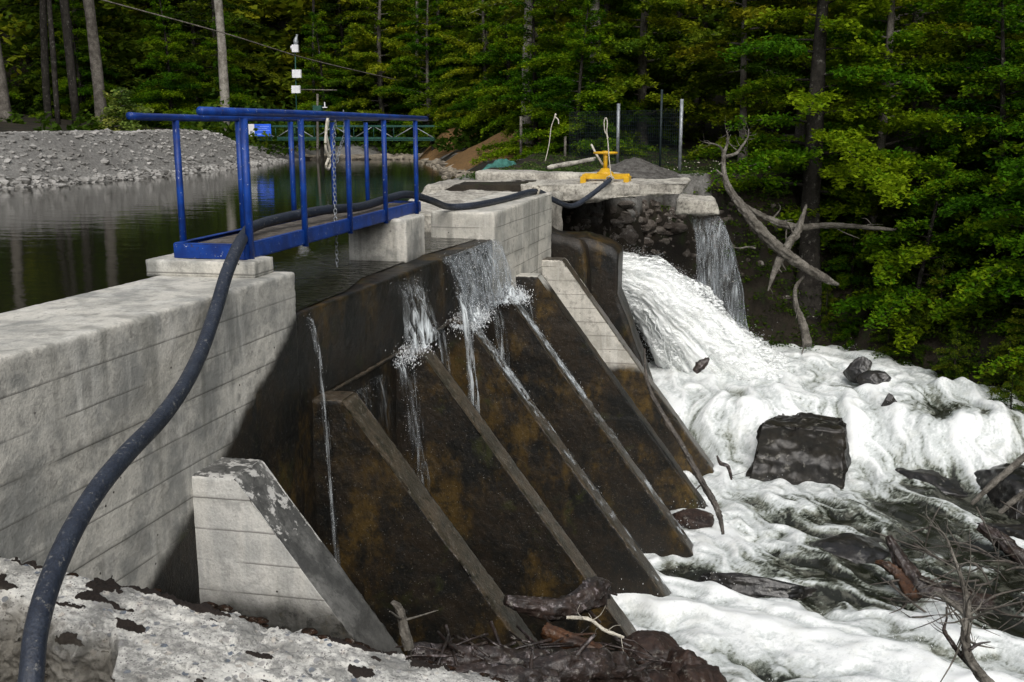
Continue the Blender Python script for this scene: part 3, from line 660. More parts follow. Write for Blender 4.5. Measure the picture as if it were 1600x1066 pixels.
def lic(src, steps, h):
    acc = src.copy(); cnt = 1
    for sg in (1, -1):
        px = np.arange(src.shape[0])[:, None]*np.ones(src.shape); py = np.arange(src.shape[1])[None]*np.ones(src.shape)
        for k in range(steps):
            ix = np.clip(px.astype(int), 0, src.shape[0]-1); iy = np.clip(py.astype(int), 0, src.shape[1]-1)
            px = px+sg*fx[ix, iy]*h; py = py+sg*fy[ix, iy]*h
            ix = np.clip(px.astype(int), 0, src.shape[0]-1); iy = np.clip(py.astype(int), 0, src.shape[1]-1)
            acc += src[ix, iy]; cnt += 1
    return acc/cnt
r2 = np.random.default_rng(11)
def norm01(a): lo, hi = np.percentile(a, [3, 97]); return np.clip((a-lo)/(hi-lo), 0, 1)
L1 = norm01(lic(r2.random(RX.shape), 9, 1.0)); L2 = norm01(lic(norm01(fbm(q*5, 3)), 14, 1.6)); L3 = norm01(lic(norm01(fbm(q*1.7+9, 3)), 14, 2.4))
def up2(p, z=-5.85): return P(*p, Z=z)[:2]
# dark, less aerated patches (photo pixel, half width, half depth in metres, strength)
DK = [((1400, 830), 1.5, 1.1, .82), ((1530, 870), 1.6, 1.2, .85), ((1500, 765), 1.1, .8, .95), ((1230, 770), .8, .35, .6), ((1440, 790), 1.3, .95, .85), ((1330, 800), .9, .9, .75), ((1250, 790), .45, .5, .5), ((1310, 870), 1.1, .8, .85), ((1180, 900), 1.0, .35, .95), ((1080, 880), .5, .3, .5), ((1360, 915), 1.3, .35, .55), ((1540, 900), 1.2, .9, .85), ((1500, 850), 1.0, .9, .8), ((1590, 800), 1.4, 1.3, .9),
      ((1500, 700), .6, .5, .5), ((1450, 690), .5, .8, .35), ((1230, 1045), .9, .22, .5), ((1000, 500), .9, .9, 1.0), ((1050, 540), .7, .7, .7), ((1060, 870), .3, .3, .6), ((1580, 960), .9, .6, .6), ((1440, 900), .6, .5, .6), ((1120, 720), .25, .5, .25), ((1500, 615), .8, 1.0, .4)]
dark = np.zeros_like(RX)
for p_, a_, b_, c_ in DK:
    x0, y0 = up2(p_, -5.8 if p_[1] > 650 else -5.3); dark = np.maximum(dark, c_*np.exp(-(((RX-x0)/a_)**2+((RY-y0)/b_)**2)))
big = fbm(q*.8+2, 4)
sa_ = .80+.40*sm(dark, .1, .55)
foam = .80-dark*1.05+sa_*(.45*big+(L3-.5)*.55+(L2-.5)*.5+(L1-.5)*.45)
foam = foam-.35*sm(RX, 4.6, 7.5)
mid = 4*np.clip(foam, 0, 1)*(1-np.clip(foam, 0, 1))
def blur(a, k):
    w_ = np.hanning(2*k+3)[1:-1]; w_ /= w_.sum()
    a = np.apply_along_axis(lambda v: np.convolve(np.pad(v, k, 'edge'), w_, 'valid'), 0, a); return np.apply_along_axis(lambda v: np.convolve(np.pad(v, k, 'edge'), w_, 'valid'), 1, a)
rz = river_z(RX, RY)+blur((L3-.5)*.17+(L2-.5)*.055, 2)+(L1-.5)*.008+.13*fbm(q*.9+20, 3)+.06*blur(np.clip(foam, 0, 1), 3)
def bump_at(p, z, h, a, b):
    x0, y0 = up2(p, z); return h*np.exp(-(((RX-x0)/a)**2+((RY-y0)/b)**2))
rz = rz+bump_at((1130, 600), -5.3, .35, .9, .8)+bump_at((1250, 590), -5.3, .15, 1, .6)+bump_at((1200, 640), -5.3, .15, 1.2, .4)+bump_at((1100, 960), -5.9, .15, .8, .5)+bump_at((1480, 640), -5.4, .25, .9, .5)
river = MB().add(np.stack([RX, RY, rz], -1), grid(len(rx), len(ry)), np.clip(foam, 0, 1).ravel()).build('river_water', M['foam'], attr='foam')
river['kind'] = 'structure'
def rz_at(x, y): return float(rz[np.clip(int((x+3.4)/rs), 0, rz.shape[0]-1), np.clip(int((y-8.6)/rs), 0, rz.shape[1]-1)])

# the jet that shoots out behind the sluice wall
def jet(path, wid, hgt, name, mat, seed=0, n=150, seg=220, amp=.16, foam_=.97):
    pts = np.array(path, float); t = np.arange(len(pts)); T = np.linspace(0, len(pts)-1, seg)
    C_ = np.stack([np.interp(T, t, pts[:, k]) for k in range(3)], 1)
    ker = np.hanning(13); ker /= ker.sum()
    for k in range(3): C_[6:-6, k] = np.convolve(C_[:, k], ker, 'same')[6:-6]
    w = np.interp(T, t, wid); h = np.interp(T, t, hgt)
    tg = np.gradient(C_, axis=0); tg /= np.linalg.norm(tg, axis=1)[:, None]; sd_ = np.cross(tg, [0, 0, 1]); sd_ /= np.linalg.norm(sd_, axis=1)[:, None]; upv = np.cross(sd_, tg)
    th = np.linspace(0, 2*math.pi, n, endpoint=False); dist = np.concatenate([[0], np.cumsum(np.linalg.norm(np.diff(C_, axis=0), axis=1))])
    A_, D_ = np.meshgrid(th, dist); pz = np.stack([np.cos(A_)*1.5, np.sin(A_)*1.5, D_*.8+seed], -1)
    k = 1+amp*(fbm(pz*1.1, 3)*2.4+fbm(pz*[4.5, 4.5, 1.3], 4)*1.6+.9*fbm(pz*[12, 12, 3.5], 3))
    V = C_[:, None]+sd_[:, None]*(np.cos(A_)*k)[..., None]*w[:, None, None]+upv[:, None]*(np.sin(A_)*k)[..., None]*h[:, None, None]
    F = grid(seg, n); kk = np.arange(seg-1)*n; F = np.concatenate([F, np.stack([kk+n-1, kk+2*n-1, kk+n, kk], 1)])
    fo = np.clip(foam_+.75*fbm(pz*[4, 4, .9]+5, 4)+.5*fbm(pz*[14, 14, 2.2]+9, 3)-.18, 0, 1)
    return MB().add(V, F, fo.ravel()), V, C_
DROPS = []
def drops(c, n, spread, size=(.006, .02)):
    c = np.asarray(c, float); DROPS.append((c[rng.integers(0, len(c), n)]+rng.normal(size=(n, 3))*np.asarray(spread), rng.uniform(size[0]**.5, size[1]**.5, n)**2*.55))
jm, JV, JC = jet([(-2.9, 20.7, -2.80), (-2.0, 20.9, -2.98), (-1.4, 21.05, -3.28), (-.8, 21.2, -3.92), (-.3, 21.4, -4.55), (.2, 21.6, -5.15), (.6, 21.8, -5.7)], [.30, .37, .48, .62, .80, 1.0, 1.4], [.31, .40, .53, .68, .80, .88, .9], 'jet', M['foam'], amp=.11, foam_=1.2)
M['jetshell'] = sheetmat('torn_jet_water', .44, .60, .95, (9, 26, 26), (.86, .88, .87), 0)
sm_, SV, SC = jet([(-2.9, 20.7, -2.78), (-2.0, 20.9, -2.96), (-1.4, 21.05, -3.24), (-.8, 21.2, -3.86), (-.3, 21.4, -4.46), (.2, 21.6, -5.05), (.75, 21.8, -5.6)], [.32, .40, .52, .68, .88, 1.1, 1.5], [.33, .43, .57, .74, .88, .98, 1.0], 'shell', None, seed=5, amp=.15, foam_=1.1)
sm_.build('torn_water', M['jetshell'], attr='foam')['kind'] = 'structure'
drops(SV[30:, ::3].reshape(-1, 3), 14000, (.10, .10, .10), (.003, .010))
g_ = jm.build('gushing_water', M['foam'], attr='foam'); tag(g_, kind='structure')
drops(JV[30:, ::3].reshape(-1, 3), 9000, (.09, .09, .09), (.004, .012))
drops(JV[110:, 80:140].reshape(-1, 3), 2500, (.25, .25, .25), (.005, .016))
# ragged strands of water peeling off below the jet
m = MB()
for i in range(46):
    k = rng.integers(20, 125); b_ = JC[min(k+45, 200)]+np.array([0, -.3-.1*rng.random(), -.35]); L_ = rng.uniform(.5, 1.5); n_ = 8; u = np.linspace(0, 1, n_)[:, None]
    dr = np.array([rng.uniform(.25, .8), rng.uniform(-.25, .05), 0]); pts = b_+dr*u*L_+np.array([0, 0, -1])*(u**1.7)*L_*rng.uniform(.5, 1.0)+fbm(np.repeat(u, 3, 1)*3+i, 2)[:, None]*.12
    m.add(*tube(pts, np.linspace(.018, .006, n_), 5, smooth=2, rough=.5, seed=i), .8)
tag(m.build('water_strands', M['foam'], attr='foam'), kind='structure')

# sheets of falling water
def sheet(name, A, B, out, drop, nx, ny, mat, seed=0, dens=None, spread=0.0, wob=.03, tail=1.0):
    """from the lip A-B, thrown out by vector `out` and falling by `drop`"""
    u = np.linspace(0, 1, nx); v = np.linspace(0, 1, ny); U_, V_ = np.meshgrid(u, v, indexing='ij')
    A = np.array(A, float); B = np.array(B, float); out = np.array(out, float)
    dr = drop(U_) if callable(drop) else drop
    p = A+(B-A)*((U_-.5)*(1+spread*V_)+.5)[..., None]+out*np.sqrt(V_)[..., None]*1.0
    p[..., 2] -= V_**1.25*dr
    nn = fbm(np.stack([U_*nx*.12, V_*2.0, U_*0+seed], -1), 4); p = p+(out/np.linalg.norm(out))*(nn*wob*2*(.2+V_))[..., None]
    f = np.ones_like(U_) if dens is None else dens(U_, V_)
    return MB().add(p, grid(nx, ny), np.clip(f, 0, 1).ravel()).build(name, mat, attr='foam'), p
lipz = -1.565
def lip(Y, off=0.0): return (damx(Y, .005+off), Y, lipz)
d1 = lambda U_, V_: np.clip(.75+.7*noise(np.stack([U_*9, V_*.8, U_*0], -1))+.3*U_, .1, 1)*sm(U_, 0, .12)
c1, p1 = sheet('water_curtain', lip(11.75), lip(14.2), (.30, 0, 0), .80, 200, 60, M['veil'], 1, d1); c1['kind'] = 'structure'
c2, p2 = sheet('water_curtain', lip(12.0, .02), lip(14.2, .02), (.24, 0, 0), lambda u: .70+.3*u*0, 160, 50, M['sheetbr'], 5, lambda U_, V_: np.clip(.25+1.5*noise(np.stack([U_*14, V_*.7+3, U_*0], -1)), 0, .75)*sm(V_, 0, .25)); c2['kind'] = 'structure'
drops(p1.reshape(-1, 3), 900, (.05, .05, .05), (.003, .009))
# cascades between the buttresses
def casc(y0, y1, z0, z1, xo, mat, dens, seed, nd=200, wob=.05):
    o, p = sheet('water_stream', (damx(y0, xo), y0, z0), (damx(y1, xo), y1, z0), (.22, 0, 0), z0-z1, 60, 60, mat, seed, dens, .25, wob); o['kind'] = 'structure'
    drops(p.reshape(-1, 3), nd//2, (.02, .03, .05), (.002, .006)); return p
fade = lambda a, b: (lambda U_, V_: np.clip(a+b*noise(np.stack([U_*4, V_*3+a*7, U_*0], -1))*2, 0, 1)*sm(U_, 0, .25)*sm(U_, 1, .75)*sm(V_, 1, .5))
casc(11.75, 12.25, -2.0, -3.9, .20, M['sheetbr'], fade(.75, .6), 3, 700)
casc(11.2, 11.6, -2.3, -4.0, .06, M['sheet'], fade(.3, .6), 4, 90)
casc(10.15, 10.95, -1.62, -2.36, .02, M['sheetbr'], lambda U_, V_: np.clip(.15+.9*V_+noise(np.stack([U_*6, V_*3, U_*0], -1)), 0, 1)*sm(U_, 0, .3)*sm(U_, 1, .7)*sm(V_, 0, .4), 6, 260)
casc(9.9, 10.4, -2.42, -4.2, .12, M['sheet'], fade(.35, .7), 7, 420)
casc(8.14, 8.25, -1.62, -4.6, .02, M['sheet'], fade(.5, .7), 8, 260, .02)
casc(12.9, 13.4, -2.4, -4.6, .3, M['sheet'], fade(.25, .6), 9, 110)
casc(14.4, 15.0, -2.5, -4.8, .35, M['sheet'], fade(.15, .5), 10, 60)
casc(9.0, 9.9, -2.5, -5.0, .02, M['sheet'], fade(.0, .5), 12, 110)
# thin water running down the sloping buttress tops
def film(y0, th, ztop, flat, zbot, a, b, seed, mat='film', cut=1.0):
    x0 = damx(y0, 0)+flat; L = (ztop-zbot)/1.345*cut; u = np.linspace(0, 1, 20); v = np.linspace(0, 1, 160); U_, V_ = np.meshgrid(u, v, indexing='ij')
    x = x0+V_*L; z = ztop-V_*L*1.345+.014+.012*fbm(np.stack([U_*2, V_*22, U_*0+seed], -1), 3); y = y0+th*(.04+.92*U_)
    f = (a+b*noise(np.stack([U_*2, V_*9, U_*0+seed*3.3], -1))*2)*sm(U_, 0, .3)*sm(U_, 1.0, .6)
    MB().add(np.stack([x+.01, y, z], -1), grid(20, 160), np.clip(f, 0, 1).ravel()).build('running_water', M[mat], attr='foam')['kind'] = 'structure'
    drops(np.stack([x+.01, y, z+.01], -1)[::3].reshape(-1, 3), 60, (.03, .06, .03), (.003, .008))
film(12.08, .36, -2.36, .24, -6.4, .80, .5, 2); film(13.78, .36, -2.34, .34, -6.4, .9, .4, 3); film(12.08, .36, -2.36, .24, -6.4, .5, .7, 5, 'sheetbr', .25)
film(13.78, .36, -2.34, .34, -6.4, .7, .7, 7, 'sheetbr', .35)
# white splashes where the curtain meets the buttress heads
def splash(y0, y1, x0, x1, z, h, seed):
    nx, ny = 46, 40; U_, V_ = np.meshgrid(np.linspace(0, 1, nx), np.linspace(0, 1, ny), indexing='ij')
    env = np.sin(np.pi*U_)**.6*np.sin(np.pi*V_)**.6; p = np.stack([damx((y0+y1)/2)+x0+(x1-x0)*U_, y0+(y1-y0)*V_, U_*0], -1)
    zz_ = z-.05+env*h*(.5+2.6*fbm(np.stack([U_*3, V_*3, U_*0+seed], -1), 4)); p[..., 2] = zz_; p[..., :2] += .05*fbm(p*6, 3)[..., None]
    o = MB().add(p, grid(nx, ny), np.clip(.2+env*1.2+1.2*fbm(p*7, 3), 0, 1).ravel()).build('splash', M['sheetbr'], attr='foam'); o['kind'] = 'structure'
    drops(p.reshape(-1, 3)+[0, 0, .02], 1500, (.05, .07, .05), (.003, .014))
splash(11.95, 12.55, .05, .42, -2.37, .12, 1); splash(13.6, 14.3, .05, .55, -2.34, .12, 2); splash(10.25, 10.75, .02, .26, -2.40, .06, 3); splash(12.5, 13.1, .02, .28, -2.40, .05, 4)
# second fall below the pale block, over the bank to the right of the jet
f1, pf = sheet('waterfall', P(1066, 332, Y=22.9), P(1114, 334, Y=22.7), (.62, -.60, 0), 2.5, 90, 90, M['sheet'], 21, lambda U_, V_: np.clip(.62+1.1*noise(np.stack([U_*5, V_*4, U_*0], -1)), .15, 1)*sm(U_, 0, .06)*sm(U_, 1, .94), .35, .12); f1['kind'] = 'structure'
f2, pf2 = sheet('waterfall', P(1066, 335, Y=22.85), P(1116, 336, Y=22.65), (.62, -.65, 0), 2.45, 90, 90, M['veil'], 25, lambda U_, V_: np.clip(.55+1.2*noise(np.stack([U_*4, V_*5, U_*0+3], -1)), .05, .9), .45, .16); f2['kind'] = 'structure'
drops(pf.reshape(-1, 3), 900, (.08, .08, .08), (.003, .009))
V_ = []
for (a, b, hh) in (((1105, 515), (1185, 560), .30), ((1140, 545), (1220, 575), .28), ((1190, 560), (1260, 590), .25)):
    pa, pb = P(*a, Y=22.3), P(*b, Y=22.0); nx, ny = 60, 30; U_, W_ = np.meshgrid(np.linspace(0, 1, nx), np.linspace(0, 1, ny), indexing='ij')
    p = pa+(pb-pa)*U_[..., None]+np.array([-.15, -.8, -.5])*W_[..., None]; p[..., 2] += hh*np.sin(np.pi*W_)*(.4+1.2*np.abs(fbm(np.stack([U_*4, W_*3, U_*0+a[0]], -1), 4)))
    m = MB().add(p, grid(nx, ny), np.clip(.55+1.4*fbm(np.stack([U_*5, W_*2, U_*0+a[0]*.1], -1), 4), 0, 1).ravel()); m.build('cascade_water', M['foam'], attr='foam')['kind'] = 'structure'
# spray
m = MB(); V0, F0 = ICO[1]
edge_pts = []
for _ in range(4000):
    i = rng.integers(0, RX.shape[0]); j = rng.integers(0, RX.shape[1])
    if foam[i, j] > .9: edge_pts.append((RX[i, j], RY[i, j], rz[i, j]+.05))
drops(edge_pts, 5000, (.1, .1, .07), (.005, .013))
pc = np.concatenate([d[0] for d in DROPS]); pr_ = np.concatenate([d[1] for d in DROPS])
octV = np.array([(1, 0, 0), (-1, 0, 0), (0, 1, 0), (0, -1, 0), (0, 0, 1), (0, 0, -1)], float); octF = np.array([[0, 2, 4], [2, 1, 4], [1, 3, 4], [3, 0, 4], [2, 0, 5], [1, 2, 5], [3, 1, 5], [0, 3, 5]])
V = (pc[:, None]+octV[None]*pr_[:, None, None]*np.array([.75, .75, 2.0])).reshape(-1, 3); F = (octF[None]+np.arange(len(pc))[:, None, None]*6).reshape(-1, 3)
tag(MB().add(V, F).build('spray', M['drop']), 'white spray and drops thrown up by the falling water', 'spray', kind='stuff')

# ------------------------------------------------------------ slab, blocks, gate gear beyond the dam
sb = thing('broken_slab', 'long broken pale concrete slab lying across the bank beyond the dam', 'concrete slab')
hexa('lower_layer', [[[(-5.9, 19.5, -1.62), (-5.7, 19.6, -1.13)], [(-5.9, 21.2, -1.62), (-5.7, 21.2, -1.10)]], [[(-.75, 20.35, -1.30), (-.62, 20.35, -1.07)], [(-.75, 21.8, -1.30), (-.62, 21.8, -1.05)]]], .05, M['slab'], sb, lambda V, N: .05*fbm(V*1.4, 5)*(1+3*(V[:, 2] < -1.3))+.02*fbm(V*8, 3), chip=.02)
hexa('upper_layer', [[[(-5.1, 21.3, -1.3), (-5.1, 21.3, -.92)], [(-5.1, 22.3, -1.3), (-5.1, 22.3, -.92)]], [[(-2.1, 21.6, -1.3), (-2.1, 21.6, -.98)], [(-2.1, 22.4, -1.3), (-2.1, 22.4, -.98)]]], .06, M['slab'], sb, lambda V, N: .04*fbm(V*2, 5), chip=.02)
ob = hexa('outlet_block', [[[(-.95, 22.2, -1.85), (-.9, 22.2, -1.50)], [(-.95, 23.2, -1.85), (-.9, 23.2, -1.45)]], [[(.02, 22.3, -1.85), (-.1, 22.3, -1.55)], [(.02, 23.2, -1.85), (-.15, 23.2, -1.5)]]], .05, M['slab'], None, lambda V, N: .06*fbm(V*2.5, 5), chip=.04)
tag(ob, 'rounded pale concrete block above the small right-hand waterfall', 'concrete block')
lb = hexa('concrete_plank', [[[(-3.95, 23.6, -.98), (-3.95, 23.6, -.88)], [(-3.95, 24.1, -.98), (-3.95, 24.1, -.88)]], [[(-2.95, 24.4, -.80), (-2.95, 24.4, -.70)], [(-2.95, 24.8, -.80), (-2.95, 24.8, -.70)]]], .05, M['slab'], None, lambda V, N: .03*fbm(V*3, 4), chip=.02)
tag(lb, 'narrow pale concrete plank lying tilted behind the broken slab', 'plank')
hexa('ledge_block', [[[(-5.05, 14.9, -2.2), (-5.05, 14.9, -1.22)], [(-5.25, 19.4, -2.2), (-5.25, 19.4, -1.2)]], [[(-4.05, 14.9, -2.2), (-4.05, 14.9, -1.3)], [(-3.0, 19.9, -2.2), (-3.0, 19.9, -1.25)]]], .05, M['slab'], dam, lambda V, N: .08*fbm(V*2, 5), chip=.03)
gg = thing('gate_gear', 'yellow gate lifting gear with a round handwheel on a steel frame', 'gate gear')
gc = P(945, 275, Y=20.6); gx0, gy0 = gc[0], gc[1]; gz0 = -1.09
def at2(px, py, Y=20.6): return P(px, py, Y=Y)
a, b = at2(912, 278), at2(980, 273)
MB().add(*bevbox(a[0]-.02, b[0]+.02, 20.50, 20.62, a[2]-.02, a[2]+.075)).build('beam', M['yellow'], gg, smooth=False)
MB().add(*bevbox(a[0]-.02, b[0]+.02, 20.86, 20.94, a[2]-.02, a[2]+.075)).build('beam', M['yellow'], gg, smooth=False)
for xx in (a[0]-.05, b[0]-.06):
    MB().add(*bevbox(xx, xx+.11, 20.45, 20.98, gz0-.05, a[2]+.03)).build('foot', M['yellow'], gg, smooth=False)
c = at2(945, 262)
MB().add(*tube([(c[0], 20.7, a[2]+.06), (c[0], 20.7, a[2]+.10), (c[0], 20.7, a[2]+.13), (c[0], 20.7, a[2]+.19)], [.17, .17, .12, .08], 18)).build('gearbox', M['yellow'], gg)
MB().add(*tube([(c[0], 20.7, a[2]+.15), (c[0], 20.7, a[2]+.50)], .042, 14)).add(*tube([(c[0], 20.7, a[2]+.50), (c[0], 20.7, a[2]+.53)], .07, 14)).build('stem', M['yellow'], gg)
wz = P(945, 239, Y=20.7)[2]; th = np.linspace(0, 2*math.pi, 37); m = MB().add(*tube(np.stack([c[0]+np.cos(th)*.225, 20.7+np.sin(th)*.225, np.full(37, wz)], 1), .022, 8, caps=False))
for k in range(4):
    q_ = k*math.pi/4; m.add(*tube([(c[0]-math.cos(q_)*.22, 20.7-math.sin(q_)*.22, wz), (c[0]+math.cos(q_)*.22, 20.7+math.sin(q_)*.22, wz)], .013, 6))
m.add(*tube([(c[0], 20.7, wz-.05), (c[0], 20.7, wz+.03)], .045, 12)); m.build('handwheel', M['yellow'], gg)
MB().add(*tube([P(924, 226, Y=21.2), P(931, 240, Y=21.1), P(942, 258, Y=20.9)], .022, 8)).build('lever', M['rope'], gg)
MB().add(*tube([P(944, 284, Y=20.4), P(944, 292, Y=20.3)], .02, 8)).build('screw_end', M['dkpost'], gg)
wr = thing('wire_stake', 'thin pale wire standing upright with a hooked tip left of the yellow gear', 'wire')
MB().add(*tube([P(852, 252, Y=22.2), P(858, 225, Y=22.2), P(861, 200, Y=22.2), P(865, 188, Y=22.2), P(869, 178, Y=22.2), P(867, 182, Y=22.2), P(872, 187, Y=22.2), P(873, 194, Y=22.2)], [.010]*4+[.018]*2+[.014]*2, 6, smooth=4)).build('wire', M['rope'], wr)

# ------------------------------------------------------------ stones
def stone(name, c, size, seed, mat, label=None, cat='rock', group=None, rot=0, parent=None, sub=5, **k):
    V, F = rock(size, seed, sub, **k); cr, sr = math.cos(rot), math.sin(rot); V = V@np.array([[cr, sr, 0], [-sr, cr, 0], [0, 0, 1]])
    o = MB().add(V, F).build(name, mat, parent, smooth=sub > 2); o.location = c
    if label: tag(o, label, cat, group)
    return o
bq = lambda px, py, Y: tuple(P(px, py, Y=Y))
M['boulder'] = plain('wet_boulder', (.022, .018, .012), (.007, .006, .005), .42, 2.2, .5, 1.0, c3=(.035, .03, .018), bs=11)
bo = hexa('boulder', [[[bq(1158, 790, 17.3), bq(1188, 662, 17.4)], [bq(1180, 770, 18.9), bq(1225, 640, 18.9)]], [[bq(1318, 800, 17.2), bq(1322, 672, 17.3)], [bq(1330, 770, 18.7), bq(1318, 650, 18.7)]]], .035, M['boulder'], None, lambda V, N: .16*fbm(V*[1.1, 1.1, 1.6], 4)-.07*np.abs(fbm(V*[2.2, 2.2, 3]+4, 4))+.015*fbm(V*14, 3), chip=.07)
tag(bo, 'large blocky flat-topped wet dark boulder in the middle of the rapids', 'boulder')
stone('rock', P(1340, 585, Y=21.0)+[0, 0, .10], (.30, .22, .30), 11, M['rockwet'], 'small dark rock poking out at the top of the rapids, highest of the row', 'rock', 'small dark rocks in the rapids')
stone('rock', P(1365, 606, Y=20.5)+[0, 0, .08], (.36, .25, .28), 12, M['rockwet'], 'rounded dark rock in the rapids just below the highest one', 'rock', 'small dark rocks in the rapids')
stone('rock', P(1391, 640, Y=19.4)+[0, 0, .08], (.18, .16, .28), 13, M['rockwet'], 'smallest dark rock in the rapids, lowest of the row above the boulder', 'rock', 'small dark rocks in the rapids')
stone('rock', P(1087, 812, Y=14.9), (.36, .22, .16), 14, M['rockred'], 'brown rock beside the foot of the leaning stick at the water edge', 'rock')
stone('rock', P(1180, 905, Y=13.1)+[0, 0, -.12], (.85, .28, .2), 15, M['rockwet'], 'long low dark rock washed by foam below the leaning stick', 'rock')
for i, (px, py, Y, sz, lab) in enumerate([(1020, 1010, 9.8, (.36, .34, .26), 'reddish brown rock against the foot of a buttress, highest of the bank rocks'),
        (1065, 1035, 9.5, (.30, .28, .30), 'pointed reddish brown rock in the middle of the bank rocks by the white water'), (1100, 1066, 9.2, (.34, .3, .32), 'broad reddish brown rock at the bottom edge, beside the white water'), (1015, 1075, 8.9, (.42, .35, .3), 'dark brown rock at the bottom edge below the other bank rocks')]):
    stone('bank_rock', P(px, py, Y=Y)+[0, 0, -.12], sz, 30+i, M['rockred'], lab, 'rock', 'reddish rocks on the near bank', rot=i)
for i, (px, py, Y, sz, lab) in enumerate([(1455, 752, 18.0, (.95, .7, .36), 'flat wet black rock breaking the rapids right of the big boulder'), (1590, 785, 17.4, (1.0, .9, .75), 'big dark rock at the right edge beneath two leaning logs'), (1600, 850, 15.6, (1.1, .8, .55), 'low black rock at the right edge under the slanting log'),
        (1330, 855, 14.7, (.85, .6, .34), 'mossy green submerged rock in the dark water of the lower rapids'), (1290, 770, 17.0, (.45, .35, .2), 'low wet rock just downstream of the big boulder')]):
    stone('river_rock', P(px, py, Y=Y)+[0, 0, -.12], sz, 50+i, M['rockwet'], lab, 'rock', 'dark rocks in the lower rapids', rot=i*1.3)
def hit(px, py, y0=8.0, y1=60.0):
    d = P(px, py, Y=1.0); Ys = np.arange(y0, y1, .04); Z = Ys*d[2]; Hh = height(Ys*d[0], Ys); k = np.argmax(Hh > Z); return np.array([Ys[k]*d[0], Ys[k], Z[k]])
# stones stuck in the bank under the slab
m = MB(); r3 = np.random.default_rng(21)
for i in range(1000):
    px, py = (r3.uniform(862, 1075) if i % 3 else r3.uniform(1075, 1330)), r3.uniform(314, 372)+max(0, r3.normal(0, 34))
    s_ = abs(r3.normal(.02, .05))+.018
    V, F = rock((s_*r3.uniform(.8, 1.8), s_, s_*r3.uniform(.6, 1.1)), 100+i, 2, 7, .25); m.add(V+hit(px, py, 20.3), F)
tag(m.build('bank_stones', plain('mixed_bank_stones', (.16, .14, .12), (.045, .035, .028), .85, 2.2, .3, .7, c3=(.33, .31, .28), f3=(.58, .66)), smooth=False), 'loose stones stuck in the dark bank under the pale slab', 'stones', kind='stuff')
for i, (px, py, s_, lab) in enumerate([(985, 336, .13, 'pale green-grey pointed stone stuck in the bank under the slab'), (900, 333, .10, 'pinkish stone in the bank just under the lowest bend of the hose'), (1032, 330, .09, 'upright pale stone in the dark bank under the right end of the slab'), (968, 330, .05, 'small white chip of stone in the dark bank under the slab')]):
    stone('stone', hit(px, py, 20.3), (s_, s_*.8, s_*1.1), 80+i, M['rockgrey'], lab, 'stone', None, sub=3)
# stones of the gravel bank
m = MB()
for i in range(4600):
    y = r3.uniform(14, 45); d = r3.uniform(0, 3.2) if i % 4 else r3.uniform(0, .3)
    sh = np.interp(y, [p_[1] for p_ in LSHORE], [p_[0] for p_ in LSHORE]); x = sh-d; z = ground_z(x, y); s_ = min(.16, .015+abs(r3.normal(0, .032))*(1.6 if d < .3 else 1))
    V, F = ICO[1]; V = V*(1+.25*r3.normal(size=(len(V), 1)))*np.array([s_*r3.uniform(.8, 1.8), s_*1.2, s_*.7]); m.add(V+[x, y, z+s_*.1], F)
tag(m.build('gravel_stones', plain('bank_gravel', (.34, .33, .31), (.13, .125, .115), .85, 1.8, .3, .4), smooth=False), 'loose pale stones strewn over the grey gravel bank', 'gravel', kind='stuff')
m = MB()
for i in range(500):
    y = r3.uniform(30, 53); sh = np.interp(y, [p_[1] for p_ in RSHORE], [p_[0] for p_ in RSHORE])+r3.normal(.1, .35); s_ = .04+abs(r3.normal(0, .055)); V, F = ICO[1]; V = V*(1+.25*r3.normal(size=(len(V), 1)))*np.array([s_*1.5, s_*1.2, s_*.7]); m.add(V+[sh, y, WZ+s_*.2], F)
for i in range(260):
    x = r3.uniform(-21, -13); y = 49.5+r3.normal(0, .8)+.2*(x+17); s_ = .06+abs(r3.normal(0, .09)); V, F = ICO[1]; V = V*(1+.25*r3.normal(size=(len(V), 1)))*np.array([s_*2, s_*1.4, s_*.7]); m.add(V+[x, y, WZ+s_*.15], F)
tag(m.build('shore_stones', plain('shore_stone', (.30, .26, .20), (.11, .095, .075), .85, 1.8, .3, .4), smooth=False), 'pale stones along the far shore of the reservoir', 'stones', kind='stuff')
# gravel heap behind the gate gear
gp = MB(); U_, V_ = np.meshgrid(np.linspace(-1, 1, 60), np.linspace(-1, 1, 60), indexing='ij'); c = P(990, 262, Y=24.6)
hh = np.clip(1-np.hypot(U_, V_), -.2, 1)*.42+.06*fbm(np.stack([U_*4, V_*4, U_*0], -1), 4)
tag(gp.add(np.stack([c[0]+U_*1.15, c[1]+V_*1.1, hh-1.12], -1), grid(60, 60)).build('gravel_heap', plain('heap_gravel', (.12, .115, .105), (.055, .05, .045), .9, 8, .2, 1.0, bs=40)), 'low dark grey heap of gravel behind the yellow gate gear', 'gravel heap')

